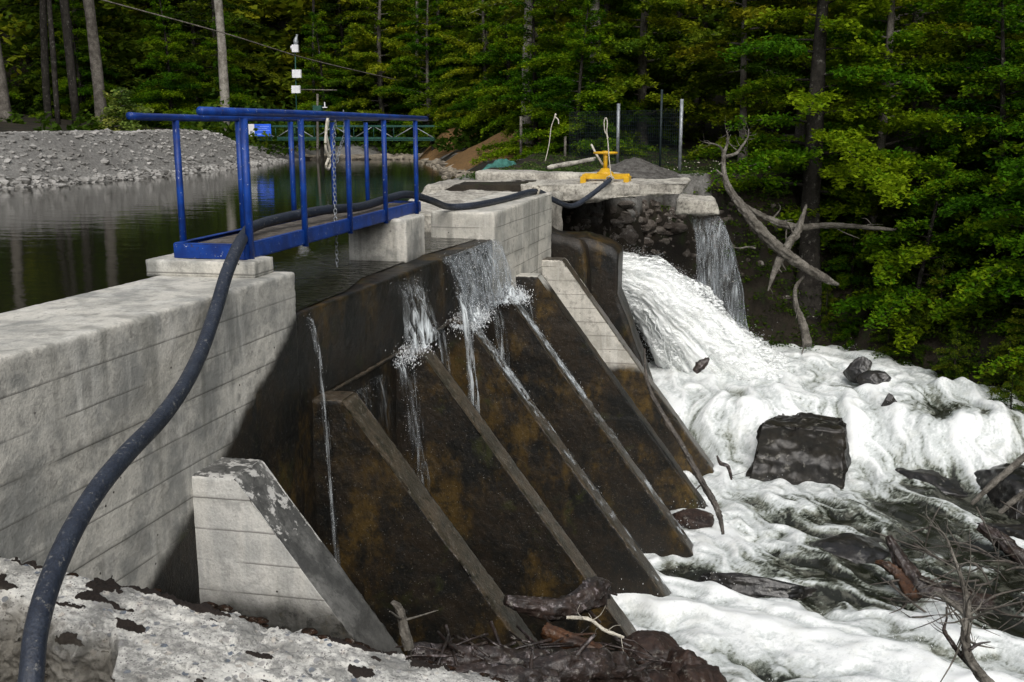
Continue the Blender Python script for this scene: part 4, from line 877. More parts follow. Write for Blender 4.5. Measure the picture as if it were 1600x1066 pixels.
# ------------------------------------------------------------ dead wood
def branchy(m, pts, rad, n=7, seed=0, twigs=0, tl=.4, rough=.25, smooth=4, tr=.35, droop=0.0):
    r = np.random.default_rng(seed); pts = np.array(pts, float); m.add(*tube(pts, rad, max(n, 26), smooth=14, rough=rough*.6, seed=seed, ridge=.45))
    d = np.linspace(0, 1, len(pts)); rad = np.broadcast_to(np.asarray(rad, float), (len(pts),))
    for i in range(twigs):
        s_ = r.uniform(.25, 1); c = np.array([np.interp(s_, d, pts[:, k]) for k in range(3)]); L_ = tl*r.uniform(.5, 1.2)
        k = min(int(s_*(len(pts)-1)), len(pts)-2); t_ = pts[k+1]-pts[k]; t_ /= np.linalg.norm(t_)
        v = t_*.7+r.normal(size=3)*.7; v /= np.linalg.norm(v); q_ = c+v*L_*.5+r.normal(size=3)*.08*L_; e_2 = c+v*L_+r.normal(size=3)*.15*L_-np.array([0, 0, droop*L_])
        R0_ = np.interp(s_, d, rad)*tr; m.add(*tube([c, q_, e_2], [R0_, R0_*.65, R0_*.3], 5, smooth=3, rough=.2, seed=i))
    return m
def PW(*a): return [P(x, y, D=d) for x, y, d in a]
def deadwood(name, label, cat, pts, rad, mat, group=None, **k):
    o = branchy(MB(), pts, rad, **k).build(name, mat); return tag(o, label, cat, group)
dt = thing('fallen_tree', 'bare grey fallen tree with a forked twiggy top, right of the small waterfall', 'fallen tree')
branchy(MB(), PW((1310, 445, 22.6), (1290, 436, 22.5), (1250, 412, 22.4), (1210, 382, 22.4), (1180, 350, 22.4), (1158, 322, 22.4), (1140, 296, 22.5), (1131, 268, 22.5), (1131, 238, 22.5)), [.03, .08, .10, .11, .105, .095, .075, .052, .045], 10, 3, 0, rough=.35).build('trunk', M['drift'], dt)
branchy(MB(), PW((1131, 240, 22.5), (1136, 226, 22.5), (1137, 212, 22.4), (1135, 205, 22.4)), [.036, .028, .018, .008], 7, 5, 9, .35).build('branch', M['drift'], dt)
branchy(MB(), PW((1131, 240, 22.5), (1127, 232, 22.4), (1118, 226, 22.3), (1108, 224, 22.3), (1100, 222, 22.3)), [.032, .024, .018, .013, .006], 7, 6, 8, .28).build('branch', M['drift'], dt)
branchy(MB(), PW((1134, 245, 22.5), (1150, 240, 22.6), (1160, 228, 22.7), (1168, 215, 22.8), (1170, 202, 22.8)), [.038, .032, .027, .018, .008], 7, 7, 12, .4).build('branch', M['drift'], dt)
branchy(MB(), PW((1131, 276, 22.5), (1124, 270, 22.4), (1119, 265, 22.4)), [.03, .022, .012], 6, 8, 1, .12).build('branch', M['drift'], dt)
branchy(MB(), PW((1180, 388, 22.1), (1168, 386, 22.0), (1155, 388, 22.0), (1140, 385, 22.0)), [.02, .018, .014, .008], 6, 9, 4, .25).build('branch', M['drift'], dt)
deadwood('stump', 'upright twisted pale root snag crossing behind the fallen tree trunk', 'snag', PW((1260, 320, 23.0), (1252, 345, 22.9), (1247, 362, 22.8), (1235, 378, 22.6), (1222, 400, 22.5), (1208, 430, 22.4), (1200, 455, 22.4)), [.02, .06, .07, .085, .09, .05, .01], M['drift'], n=8, rough=.5, twigs=5, seed=4)
deadwood('fallen_log', 'long thin grey log lying level on the bank behind the fallen tree', 'log', PW((1165, 322, 23.4), (1200, 342, 23.4), (1245, 355, 23.3), (1310, 352, 23.3), (1400, 360, 23.2)), [.04, .07, .07, .06, .03], M['drift'], n=8, rough=.4, twigs=9, tl=.7, seed=9)
deadwood('hanging_root', 'pale curved root hanging down the dark bank below the fallen tree', 'root', PW((1256, 432, 22.6), (1243, 450, 22.5), (1244, 478, 22.4), (1254, 505, 22.3), (1262, 540, 22.1)), [.02, .04, .055, .075, .10], M['drift'], n=8, rough=.4, twigs=3, seed=10)
deadwood('leaning_stick', 'long thin bare stick leaning from the pale buttress down into the foam', 'stick', PW((1007, 545, 15.8), (1010, 590, 15.6), (1020, 620, 15.4), (1040, 655, 15.2), (1068, 700, 15.0), (1092, 745, 14.9), (1112, 778, 14.8), (1124, 805, 14.7), (1130, 835, 14.6)), [.012, .022, .028, .034, .038, .042, .045, .036, .02], M['wetstick'], n=7, rough=.5, twigs=4, tl=.25, seed=11)
deadwood('wood_chunk', 'short broken piece of brown wood caught upright in the white water', 'driftwood', PW((1086, 582, 20.0), (1095, 572, 20.0), (1108, 560, 20.0)), [.05, .10, .02], M['wetwood'], n=7, rough=.6, twigs=3, tl=.18, seed=12)
deadwood('twig', 'small hooked dark twig sticking out of the foam left of the big boulder', 'twig', PW((1120, 712, 17), (1126, 724, 17), (1138, 730, 17), (1143, 750, 17)), [.012, .03, .03, .015], M['wetwood'], n=6, twigs=2, tl=.25, seed=13)
# jammed logs, lower right
deadwood('slanting_log', 'thick dark slanting log jammed across the rapids at the lower right', 'log', PW((1388, 838, 13.6), (1410, 880, 13.4), (1440, 920, 13.2), (1500, 945, 13.2), (1570, 965, 13.4), (1640, 1000, 13.5)), [.04, .09, .14, .20, .22, .2], M['wetwood'], n=9, rough=.4, twigs=3, tl=.6, seed=14)
deadwood('broken_log', 'orange-brown broken log end sticking out beside the slanting log', 'log', PW((1368, 878, 13.5), (1385, 884, 13.4), (1405, 900, 13.3), (1428, 935, 13.0)), [.02, .05, .07, .09], M['redwood'], n=8, rough=.5, seed=15)
deadwood('bare_pole', 'dark smooth pole lying along the right edge above the slanting log', 'log', PW((1530, 822, 14.8), (1560, 842, 14.6), (1600, 875, 14.3), (1660, 925, 14.0)), [.06, .10, .11, .11], M['wetwood'], n=8, rough=.25, seed=16)
deadwood('pale_log', 'pale grey pole propped on the big dark rock at the right edge, upper of two', 'log', PW((1518, 788, 16.4), (1545, 762, 16.3), (1580, 732, 16.2), (1640, 680, 16.0)), [.025, .045, .05, .05], M['drift'], n=8, rough=.25, seed=17)
deadwood('pale_log', 'shorter pale pole propped at the right edge, lower of two', 'log', PW((1562, 802, 16.0), (1585, 782, 15.9), (1640, 745, 15.8)), [.03, .045, .05], M['drift'], n=8, rough=.25, seed=18)
bs = thing('bare_branch', 'spindly bare branch with fine pale twigs rising from the foam at the lower right', 'branch')
branchy(MB(), PW((1560, 1085, 8.6), (1540, 1064, 8.7), (1515, 1030, 8.9), (1508, 990, 9.0), (1511, 950, 9.1), (1506, 915, 9.2), (1490, 870, 9.3), (1475, 835, 9.4), (1452, 820, 9.5)), [.05, .045, .04, .034, .028, .02, .013, .009, .004], 8, 20, 26, .42, rough=.3, tr=.4).build('stem', M['drift'], bs)
branchy(MB(), PW((1518, 1040, 8.9), (1500, 1022, 9.0), (1484, 1000, 9.0), (1475, 985, 9.0), (1480, 965, 9.0)), [.028, .022, .018, .014, .006], 7, 21, 5, .25).build('side_branch', M['wetwood'], bs)
branchy(MB(), PW((1502, 1026, 8.95), (1520, 1012, 8.9), (1530, 1006, 8.9), (1548, 1003, 8.9)), [.016, .013, .010, .004], 6, 22, 4, .15).build('side_branch', M['wetwood'], bs)
deadwood('reaching_twig', 'dark twiggy branch lying across the slanting log at the lower right', 'branch', PW((1460, 925, 12.2), (1490, 945, 12.0), (1520, 968, 11.9)), [.02, .03, .03], M['drift'], n=6, twigs=12, tl=.7, seed=23)
# debris at the foot of the dam
for pts_, rad_, mt, nm, lab, sd_i, tw in [
    (PW((640, 1018, 7.6), (700, 1030, 7.7), (780, 1040, 7.8), (860, 1040, 8.0), (930, 1035, 8.3)), [.05, .10, .12, .11, .08], 'wetwood', 'drift_log', 'long wet grey-brown log lying across the foot of the two nearest brown buttresses', 31, 5),
    (PW((820, 1050, 7.4), (900, 1046, 7.6), (970, 1050, 7.9), (1010, 1075, 8.0)), [.05, .13, .12, .08], 'wetwood', 'drift_log', 'shorter thick wet log at the bottom edge left of the reddish rocks', 32, 3),
    (PW((790, 938, 9.0), (830, 948, 9.1), (885, 950, 9.3), (930, 925, 9.6), (942, 912, 9.8)), [.04, .07, .09, .12, .06], 'wetwood', 'drift_log', 'knobbly grey driftwood wedged against the buttress at the edge of the white water', 33, 6),
    (PW((850, 985, 8.8), (890, 1005, 8.7), (940, 1020, 8.6)), [.06, .08, .05], 'redwood', 'drift_log', 'rusty orange rotten log lying in the dark between two buttresses', 34, 2),
    (PW((612, 940, 7.2), (625, 955, 7.2), (632, 985, 7.2), (640, 1015, 7.2)), [.012, .03, .035, .03], 'drift', 'drift_log', 'thin curved pale stick standing against the wet wall right of the near buttress', 35, 3),
    (PW((885, 965, 9.0), (920, 968, 9.0), (945, 985, 9.0), (975, 996, 9.0)), [.012, .016, .016, .010], 'rope', 'drift_log', 'thin pale twig in front of the foot of the third buttress', 36, 6),
    (PW((700, 1060, 6.9), (790, 1062, 7.0), (870, 1072, 7.1)), [.07, .10, .09], 'wetwood', 'drift_log', 'dark log at the bottom edge just below the long grey-brown one', 37, 3)]:
    deadwood(nm, lab, 'log', pts_, rad_, M[mt], 'driftwood at the foot of the dam', n=9, rough=.5, twigs=tw, tl=.3, seed=sd_i)
m = MB()
for i in range(150):
    px, py = r3.uniform(640, 1010), r3.uniform(990, 1062); 
    if py < 1000+abs(px-820)*.0: continue
    Y = 7.2+(px-640)/370*2.3; a = P(px, py, D=Y); v = r3.normal(size=3)*[1, .6, .15]; v /= np.linalg.norm(v); L_ = r3.uniform(.06, .35)
    m.add(*tube([a-v*L_, a+r3.normal(size=3)*.02, a+v*L_], [r3.uniform(.004, .016)]*3, 5, rough=.3, seed=i))
tag(m.build('twig_litter', M['wetwood']), 'dark litter of twigs and bark at the foot of the dam', 'twigs', kind='stuff')

m = MB()
for i in range(70):
    px, py = r3.uniform(1390, 1640), r3.uniform(835, 985); a = P(px, py, D=13.2+(920-py)*.012)+[0, 0, .1]; v = r3.normal(size=3)*[1, .8, .45]+[.5, -.2, -.1]; v /= np.linalg.norm(v); L_ = r3.uniform(.12, .6)
    m.add(*tube([a-v*L_, a+r3.normal(size=3)*.05, a+v*L_+r3.normal(size=3)*.05], [r3.uniform(.005, .02), r3.uniform(.005, .018), .003], 6, rough=.3, seed=i, smooth=3))
tag(m.build('drift_twigs', M['wetstick']), 'tangle of dead twigs caught on the slanting log at the lower right', 'twigs', kind='stuff')
# ------------------------------------------------------------ trees
def leaves(c, d1, d2, sz, r):
    """one small diamond leaf per row: centre, two in-plane directions, size"""
    n = len(c); a = d1*sz[:, None]; b = d2*(sz*.62)[:, None]
    V = np.stack([c-a, c+b, c+a, c-b], 1).reshape(-1, 3); F = np.arange(n*4).reshape(-1, 4); return V, F
def crown_mesh(h, base, Rr, nb, seed, leaf=.075, tw=12, ld=16, droop=.12, top=.25, bare=.12, flat=.06, shape=1.3):
    r = np.random.default_rng(seed); lv = MB(); wd = MB(); C1 = []; D1 = []; D2 = []; SZ = []; TN = []
    tx = lambda z: np.array([.35*math.sin(z*.25+seed), .35*math.cos(z*.31+seed*2), 0])*(z/h)
    for b in range(nb):
        t = (b+r.random())/nb; z = base+(h-base)*t; az = b*2.39996+r.normal()*.4
        L_ = Rr*((1-t)**(1/shape)*(1-top)+top*(1-t)+.10)*r.uniform(.65, 1.2)
        el = r.normal(.12, .16)+.5*t; n_ = 6; s_ = np.linspace(0, 1, n_)[:, None]; dr = np.array([math.cos(az), math.sin(az), 0]); sdv = np.array([-dr[1], dr[0], 0])
        bend = r.normal()*.25
        pts = np.array([0, 0, z])+tx(z)+dr*s_*L_+sdv*(s_**2)*L_*bend+np.array([0, 0, 1])*(math.tan(el)*s_-(droop+.35)*s_**2)*L_*.6
        wd.add(*tube(pts, np.linspace(.012*L_+.008, .004, n_), 4, caps=False))
        tint = r.normal(.45, .20); nt2 = max(5, int(tw*L_/Rr*1.4))
        for k in range(nt2*2):
            u = bare+(1-bare)*(k+r.random())/(nt2*2); c0 = np.array([np.interp(u, s_[:, 0], pts[:, q_]) for q_ in range(3)]); sg = 1 if k % 2 else -1
            tl = (.34*L_*(1.08-u)+.18)*r.uniform(.5, 1.15); dv = dr*r.uniform(.45, 1.1)+sdv*sg*r.uniform(.5, 1.0); dv /= np.linalg.norm(dv)
            dv = dv+np.array([0, 0, r.normal(0, .12)]); nl = max(4, int(ld*tl/.5)); w = r.random(nl)**.8
            pl_ = np.array([-dv[1], dv[0], 0]); off = r.uniform(-1, 1, nl)*(.15*tl*(1.25-w)+.03)
            cc = c0+dv*(w*tl)[:, None]+pl_*off[:, None]+r.normal(size=(nl, 3))*np.array([.02, .02, flat])-np.array([0, 0, 1])*(droop*.5*w**2*tl)[:, None]
            nrm_ = r.normal(size=(nl, 3))*.42+np.array([0, 0, 1]); nrm_ /= np.linalg.norm(nrm_, axis=1)[:, None]
            rd = r.normal(size=(nl, 3)); a1 = np.cross(nrm_, rd); a1 /= np.linalg.norm(a1, axis=1)[:, None]; a2 = np.cross(nrm_, a1)
            C1.append(cc); D1.append(a1); D2.append(a2); SZ.append(leaf*r.uniform(.55, 1.25, nl)); TN.append(np.clip(tint+r.normal()*.10+r.normal(size=nl)*.10+.22*(w-.5), 0, 1))
    V, F = leaves(*[np.concatenate(q_) for q_ in (C1, D1, D2, SZ)], r); lv.add(V, F, np.repeat(np.concatenate(TN), 4))
    return lv, wd
def make_tree(label, h, base, Rr, nb, seed, leafm, barkm, tr=.12, bark_n=10, group=None, **k):
    t_ = thing('tree', label, 'tree', group)
    lv, wd = crown_mesh(h, base, Rr, nb, seed, **k)
    z = np.linspace(-.6, h*.97, 14); tp = np.stack([.35*np.sin(z*.25+seed)*(z/h), .35*np.cos(z*.31+seed*2)*(z/h), z], 1)
    tm = MB().add(*tube(tp, tr*(1-np.clip(z, 0, h)/h)**.8+.012+np.where(z < .3, tr*.35, 0), bark_n, smooth=2, rough=.25, seed=seed))
    tk = tm.build('trunk', M[barkm], t_); wd.build('branches', M[barkm], tk); cr = lv.build('crown', M[leafm], t_, smooth=False, attr='tint')
    return t_
def dup(t_, label=None, group=None):
    r_ = t_.copy(); COL.objects.link(r_)
    for ch in list(t_.children):
        c = ch.copy(); COL.objects.link(c); c.parent = r_
        for g2 in ch.children: d = g2.copy(); COL.objects.link(d); d.parent = c
    if label: r_['label'] = label
    if group: r_['group'] = group
    return r_
used = set()
def place(proto, x, y, rot, sc, label, group, z=None, tilt=0):
    t_ = proto if proto.name not in used else dup(proto); used.add(proto.name); tag(t_, label, 'tree', group)
    t_.location = (x, y, ground_z(x, y)-.1 if z is None else z); t_.rotation_euler = (tilt, 0, rot); t_.scale = (sc, sc, sc); return t_
BK = 'leafy trees on the right bank'
T1 = make_tree('a', 9.5, .25, 3.0, 60, 1, 'leaf', 'bark', .15, leaf=.058, tw=15, ld=42)
T2 = make_tree('a', 7.0, .10, 2.5, 46, 2, 'leaf', 'darkbark', .10, leaf=.054, tw=15, ld=38)
T3 = make_tree('a', 11.0, .8, 3.3, 62, 3, 'leafolive', 'bark', .17, leaf=.070, tw=14, ld=34)
T4 = make_tree('a', 4.2, .05, 2.0, 34, 4, 'leaf', 'darkbark', .06, leaf=.060, tw=13, ld=26, droop=.2)
T4D = make_tree('a', 4.2, .05, 2.0, 34, 14, 'leafdark', 'darkbark', .06, leaf=.060, tw=13, ld=24, droop=.25)
M['leafyellow'] = leafmat('yellow_leaves', (.04, .085, .006), (.13, .175, .009), (.33, .31, .016))
T7 = make_tree('a', 8.0, 2.6, 2.8, 34, 15, 'leafyellow', 'bark', .11, leaf=.080, tw=12, ld=22)
T8 = make_tree('a', 10.5, 2.6, 3.0, 44, 18, 'leaf', 'darkbark', .27, leaf=.060, tw=14, ld=34)
T5 = make_tree('a', 14.0, 1.6, 3.4, 64, 5, 'leafdark', 'darkbark', .13, leaf=.10, tw=9, ld=13)
T6 = make_tree('a', 15.0, 6.0, 3.0, 40, 6, 'leafdark', 'palebark', .24, leaf=.11, tw=8, ld=12)
for a_t in [
    (T1, 3.6, 26.4, 0, 1.0, 'tall green tree directly behind the bare fallen tree'),
    (T2, 6.0, 24.4, 1.2, .9, 'bright green tree at the head of the bank right of the root snag'),
    (T1, 7.0, 25.6, 2.5, .95, 'broad green tree with low level sprays in the middle of the right bank'),
    (T3, 5.0, 29.5, .7, 1.0, 'olive-green tree rising behind the first row on the right bank'),
    (T2, 8.4, 22.6, 3.7, 1.05, 'green tree low on the bank just above the upper rapids'),
    (T8, P(1272, 300, Y=25.2)[0], 25.2, .8, 1.0, 'thick dark-trunked tree standing just behind the root snag'),
    (T4, 6.3, 22.4, .3, 1.0, 'small drooping green sapling overhanging the upper rapids'),
    (T4, 4.4, 24.2, 2.1, .9, 'small green sapling below the long grey log'),
    (T1, 10.2, 23.4, 4.4, 1.0, 'large green tree near the right edge of the photo, halfway up the bank'),
    (T4, 8.2, 20.0, 1.1, 1.1, 'low green bush-like sapling at the water near the right edge'),
    (T2, 10.8, 20.2, 5.2, 1.0, 'green tree at the right edge directly over the dark rocks'),
    (T3, 9.4, 28.8, 3.1, 1.0, 'tall olive tree behind the large one near the right edge'),
    (T1, 13.2, 25.6, 1.9, 1.05, 'green tree cut by the right edge, upper bank'),
    (T3, 2.2, 31.6, 4.2, .95, 'yellow-green tree behind the right fence post'),
    (T1, 13.0, 21.6, .5, .95, 'green tree cut by the right edge, lower bank'),
    (T5, 7.6, 33.0, .5, 1.0, 'dark tree deep in the wood behind the right bank'),
    (T5, 1.6, 36.5, 1.5, 1.0, 'dark tree deep behind the fence'),
    (T5, 12.6, 31.5, 2.5, 1.0, 'dark tree deep in the wood at the right edge'),
    (T4, 6.9, 20.7, 4.0, .8, 'smallest sapling on the mossy foot of the right bank'),
    (T4, 10.2, 18.0, 2.0, 1.0, 'drooping sapling at the far right foot of the bank')]:
    place(*a_t, BK)
SAP = ['drooping sapling just above the upper rapids, left of the others', 'low sapling above the two small dark rocks', 'sapling in the middle of the mossy bank foot', 'sapling hanging over the water right of the mossy foot', 'sapling at the right edge just above the rapids', 'small sapling at the foot of the hanging root',
       'sapling under the right end of the fallen trunk', 'sapling halfway up the bank beside the bright green tree', 'little sapling at the right edge above the leaning poles', 'sapling on the steep bank over the widest rapids', 'sapling low at the right edge near the water', 'sprawling sapling between the long grey log and the rapids']
for i, (px, py, sc) in enumerate([(1330, 530, .22), (1385, 550, .26), (1430, 570, .30), (1490, 600, .30), (1560, 630, .34), (1290, 500, .22), (1330, 440, .42), (1400, 470, .45), (1590, 590, .40), (1470, 520, .42), (1580, 670, .28), (1360, 400, .45)]):
    h_ = hit(px, py, 12); place(T4D if i % 6 else T4, h_[0], h_[1], i*1.7, sc, SAP[i], 'saplings on the foot of the right bank', z=h_[2]-.1)
MD = 'trees beyond the dam'
for a_t in [
    (T7, .6, 31.0, 2.0, 1.0, 'yellow-leaved tree whose sprays hang over the fence posts'),
    (T3, -2.6, 34.5, 2.0, .95, 'olive tree just behind the first steel fence post'),
    (T1, -4.2, 36.0, 1.0, 1.0, 'green tree behind the mesh fence, left of its first steel post'),
    (T5, -.8, 38.8, 3.0, 1.0, 'tall dark tree behind the mesh fence'),
    (T3, -6.2, 45.5, 5.0, 1.0, 'olive tree on top of the orange earth bank'),
    (T1, -8.6, 49.0, 3.3, 1.1, 'green tree left of the orange earth bank'),
    (T6, P(825, 60, Y=38.5)[0], 38.5, 1.3, .9, 'pale-trunked tall tree above the orange earth bank', ),
    (T6, P(930, 60, Y=34)[0], 34.0, 4.1, .85, 'pale-trunked tall tree leaning left behind the yellow gear'),
    (T3, -11.6, 51.5, 2.2, 1.05, 'olive tree at the end of the green footbridge'),
    (T2, -9.4, 45.5, .4, 1.1, 'low green tree at the shore left of the orange earth bank'),
    (T4, -3.8, 33.4, .4, 1.0, 'small sapling below the mesh fence on the left'),
    (T5, -13.5, 55.0, 1.4, 1.0, 'dark tree behind the right end of the green footbridge'),
    (T3, -15.6, 57.5, .2, 1.0, 'olive tree behind the middle of the green footbridge'),
    (T1, -19.5, 58.0, 5.5, 1.1, 'green tree behind the instrument mast'),
    (T3, -9.8, 54.5, 1.2, 1.1, 'olive tree filling the gap above the far shore'),
    (T1, -5.4, 52.0, 2.2, 1.15, 'green tree filling the background above the orange earth bank'),
    (T3, -2.2, 47.5, 3.4, 1.1, 'olive tree far behind the yellow gate gear'),
    (T1, 1.6, 43.5, 1.9, 1.15, 'green tree far behind the steel fence posts'),
    (T3, 5.6, 38.5, 5.1, 1.1, 'olive tree far behind the bare fallen tree'),
    (T1, -17.2, 60.5, 2.9, 1.2, 'green tree far behind the white mast arm'),
    (T1, -12.6, 58.5, 4.6, 1.2, 'green tree far behind the right end of the blue rail'),
    (T3, -18.4, 55.2, 1.4, 1.0, 'olive tree on the far shore behind the mast foot'),
    (T1, -15.0, 52.8, 3.4, .9, 'green tree on the far shore behind the white bracket'),
    (T3, -11.0, 48.6, .4, .8, 'small olive tree at the shore beside the right end of the footbridge'),
    (T3, -7.4, 46.0, 2.4, 1.0, 'olive tree just behind the orange earth bank'),
    (T1, -4.2, 41.0, 5.4, 1.0, 'green tree right of the orange earth bank'),
    (T3, -23.5, 62.0, 2.4, 1.2, 'olive tree far behind the grey gravel-bank trunk'),
    (T2, P(838, 150, Y=36.5)[0], 36.5, 2.5, .9, 'green tree hiding the foot of the left pale trunk'),
    (T2, P(905, 150, Y=32.5)[0], 32.5, 4.5, .7, 'small green tree hiding the foot of the right pale trunk'),
    (T2, -13.0, 53.0, 5.5, 1.1, 'low tree on the far shore behind the green footbridge')]:
    place(*a_t, MD)
LF = 'trees on the left bank'
LX = lambda px, Y: P(px, 150, Y=Y)[0]
LTR = [(LX(347, 46.2), 46.2, .23, 'straight grey trunk standing at the end of the gravel bank', 'palebark', 0), (LX(152, 47), 47.0, .30, 'thick grey trunk with its foot hidden by bushes, second from the left edge', 'bark', 0), (LX(3, 42), 42.0, .26, 'thick dark grey trunk at the left edge of the photo', 'bark', 0),
       (LX(74, 49), 49.0, .20, 'leaning dim trunk between the two thick grey trunks', 'darkbark', .06), (-22.6, 56.0, .09, 'thin dark trunk behind the steel cable', 'darkbark', 0), (-16.4, 55.0, .10, 'thin pale trunk left of the middle, above the blue rail end', 'bark', 0)]
for i, (x, y, tr_, lab, bm_, ti) in enumerate(LTR):
    t_ = thing('tree', lab, 'tree', LF, (x, y, ground_z(x, y)-.1)); h_ = 17; z = np.linspace(-.6, h_, 16); px_ = .12*np.sin(z*.35+i)+ti*z
    MB().add(*tube(np.stack([px_, .1*np.cos(z*.3+i), z], 1), tr_*(1-.5*z.clip(0)/h_)+np.where(z < .3, .05, 0), 14, smooth=3, rough=.18, seed=i)).build('trunk', M[bm_], t_)
    lv, wd = crown_mesh(17, 8.5, 3.2, 26, 40+i, leaf=.13, tw=7, ld=9); lv.build('crown', M['leafdark'], t_, smooth=False, attr='tint'); wd.build('branches', M[bm_], t_)
for a_t in [(T5, -27.5, 54.0, 1.0, 1.0, 'dark tree between the gravel bank trunk and the thick grey one'), (T5, -35.5, 53.5, 2.0, 1.0, 'dark tree far back at the left'), (T5, -22.0, 59.0, 3.0, 1.0, 'dark tree behind the blue sign'), (T2, -28.5, 50.5, .5, 1.0, 'low green tree left of the gravel bank trunk'),
            (T2, -26.2, 52.0, 3.5, .9, 'low green tree just behind the gravel bank trunk'), (T2, -34.0, 51.0, 2.5, 1.0, 'low dark green tree between the two thick grey trunks'), (T5, -42.0, 50.0, 3.0, 1.0, 'dark tree at the far left edge'), (T2, -21.5, 54.5, 2.0, 1.0, 'low green tree behind the mast'), (T5, -31.0, 58.0, 4.4, 1.1, 'dark tree far behind the gravel bank'), (T2, -38.5, 47.0, 1.5, 1.0, 'low tree at the left edge behind the trunks')]:
    place(*a_t, LF)
sh = thing('shrub', 'bright yellow-green shrub on top of the gravel bank, left of the blue rail end', 'shrub', None, (LX(185, 41), 41, ground_z(LX(185, 41), 41)-.15))
lv, wd = crown_mesh(1.9, .05, 1.5, 26, 77, leaf=.085, tw=8, ld=15, top=.6); lv.build('foliage', M['leafpale'], sh, smooth=False, attr='tint'); wd.build('stems', M['bark'], sh)
# the wood behind: one mass of crowns, undergrowth and dim trunks
fo = MB(); bw = MB(); r4 = np.random.default_rng(5)
protos = [crown_mesh(16, 1.0, 4.2, 46, 60+i, leaf=.21, tw=7, ld=8, flat=.15) for i in range(4)]
def stamp(mb, src, x, y, z, rot, sc):
    c, s_ = math.cos(rot), math.sin(rot); Mx = np.array([[c, s_, 0], [-s_, c, 0], [0, 0, 1]])*1.0
    off = 0
    for V, F_, A_ in zip(src.V, src.F, src.A): pass
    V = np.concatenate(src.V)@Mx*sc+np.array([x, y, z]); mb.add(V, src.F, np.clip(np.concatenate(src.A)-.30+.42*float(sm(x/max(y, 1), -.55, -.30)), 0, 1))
for i in range(200):
    a_ = r4.uniform(-1.3, 1.05); d = r4.uniform(58, 92)
    x = d*math.sin(a_)-8; y = d*math.cos(a_)
    if i % 3 == 0: d = r4.uniform(40, 60); a_ = r4.uniform(.05, 1.2); x = d*math.sin(a_); y = d*math.cos(a_)
    if i % 7 == 0: a_ = r4.uniform(-2.3, -1.1); d = r4.uniform(48, 75); x = d*math.sin(a_); y = d*math.cos(a_)
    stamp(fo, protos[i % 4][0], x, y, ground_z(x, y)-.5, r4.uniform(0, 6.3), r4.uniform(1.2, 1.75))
M['leafforest'] = leafmat('forest_leaves', (.024, .055, .005), (.11, .170, .010), (.31, .32, .016))
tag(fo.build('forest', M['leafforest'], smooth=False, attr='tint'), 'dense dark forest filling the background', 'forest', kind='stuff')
m = MB()
for i in range(22):
    a_ = r4.uniform(-.95, .75); d = r4.uniform(50, 75); x = d*math.sin(a_)-5; y = d*math.cos(a_); z0 = ground_z(x, y)-.3; h_ = r4.uniform(9, 18); le = r4.normal(0, .5)
    m.add(*tube([(x, y, z0), (x+le*.4, y, z0+h_*.5), (x+le, y, z0+h_)], [r4.uniform(.1, .25)]*2+[.06], 7, smooth=3, rough=.2, seed=i))
tag(m.build('forest_trunks', M['darkbark']), 'dim trunks inside the background forest', 'forest', kind='stuff')
# bushes and sprays along the foot of the wood, moss and ferns on the right bank: too many to count
def cover(name, label, cat, spots, leafm, size, n, leaf, up=.5, tint=.4):
    r = np.random.default_rng(len(spots)); C1 = []
    m = MB()
    for (x, y, z, sc) in spots:
        k = int(n*sc); az = r.uniform(0, 6.3, k); rr_ = r.random(k)**.6*size*sc; cc = np.stack([x+np.cos(az)*rr_, y+np.sin(az)*rr_, z+r.random(k)**1.3*size*sc*up*(1.15-rr_/(size*sc))], 1)
        nr_ = r.normal(size=(k, 3))*.6+[0, 0, 1]; nr_ /= np.linalg.norm(nr_, axis=1)[:, None]; a1 = np.cross(nr_, r.normal(size=(k, 3))); a1 /= np.linalg.norm(a1, axis=1)[:, None]
        V, F = leaves(cc, a1, np.cross(nr_, a1), leaf*r.uniform(.5, 1.3, k), r); m.add(V, F, np.repeat(np.clip(r.normal(tint, .12)+r.normal(size=k)*.12, 0, 1), 4))
    return tag(m.build(name, M[leafm], smooth=False, attr='tint'), label, cat, kind='stuff')
sp = []
for i in range(420):
    x, y = r4.uniform(-45, -8), r4.uniform(44, 66); z = ground_z(x, y)
    if z > WZ+.15 and not (x < -24 and y < 51): sp.append((x, y, z, r4.uniform(.5, 1.3)))
for i in range(26):
    x, y = r4.uniform(-42, -26), r4.uniform(36, 46); sp.append((x, y, ground_z(x, y), r4.uniform(.2, .5)))
cover('undergrowth', 'dark leafy undergrowth below the trees', 'undergrowth', sp, 'leafdark', 1.5, 190, .15, 1.5, .12)
sp = []
for i in range(1500):
    x, y = r4.uniform(.3, 18), r4.uniform(14, 30); z = ground_z(x, y)
    if z > -5.1: sp.append((x, y, z-.03, r4.uniform(.3, 1.2)))
for i in range(420):
    h_ = hit(r4.uniform(1125, 1600), r4.uniform(280, 640), 12)
    if h_[2] > -5.1: sp.append((h_[0], h_[1]-.05, h_[2]-.05, r4.uniform(.3, 1.2)))
cover('bank_plants', 'moss and small ferns covering the dark right bank', 'ground plants', sp, 'leafdark', .45, 110, .042, .6, .35)
sp = []
for i in range(900):
    x, y = r4.uniform(-5.6, 3.5), r4.uniform(22.4, 34); z = ground_z(x, y)
    if z > -1.5 and not (-2.9 < x < -.8 and y < 25.8) and math.hypot(x+5, y-40) > 5: sp.append((x, y, z-.02, r4.uniform(.3, 1.0)))
cover('bank_grass', 'short green grass growing round the fence', 'grass', sp, 'grass', .35, 70, .035, .45)
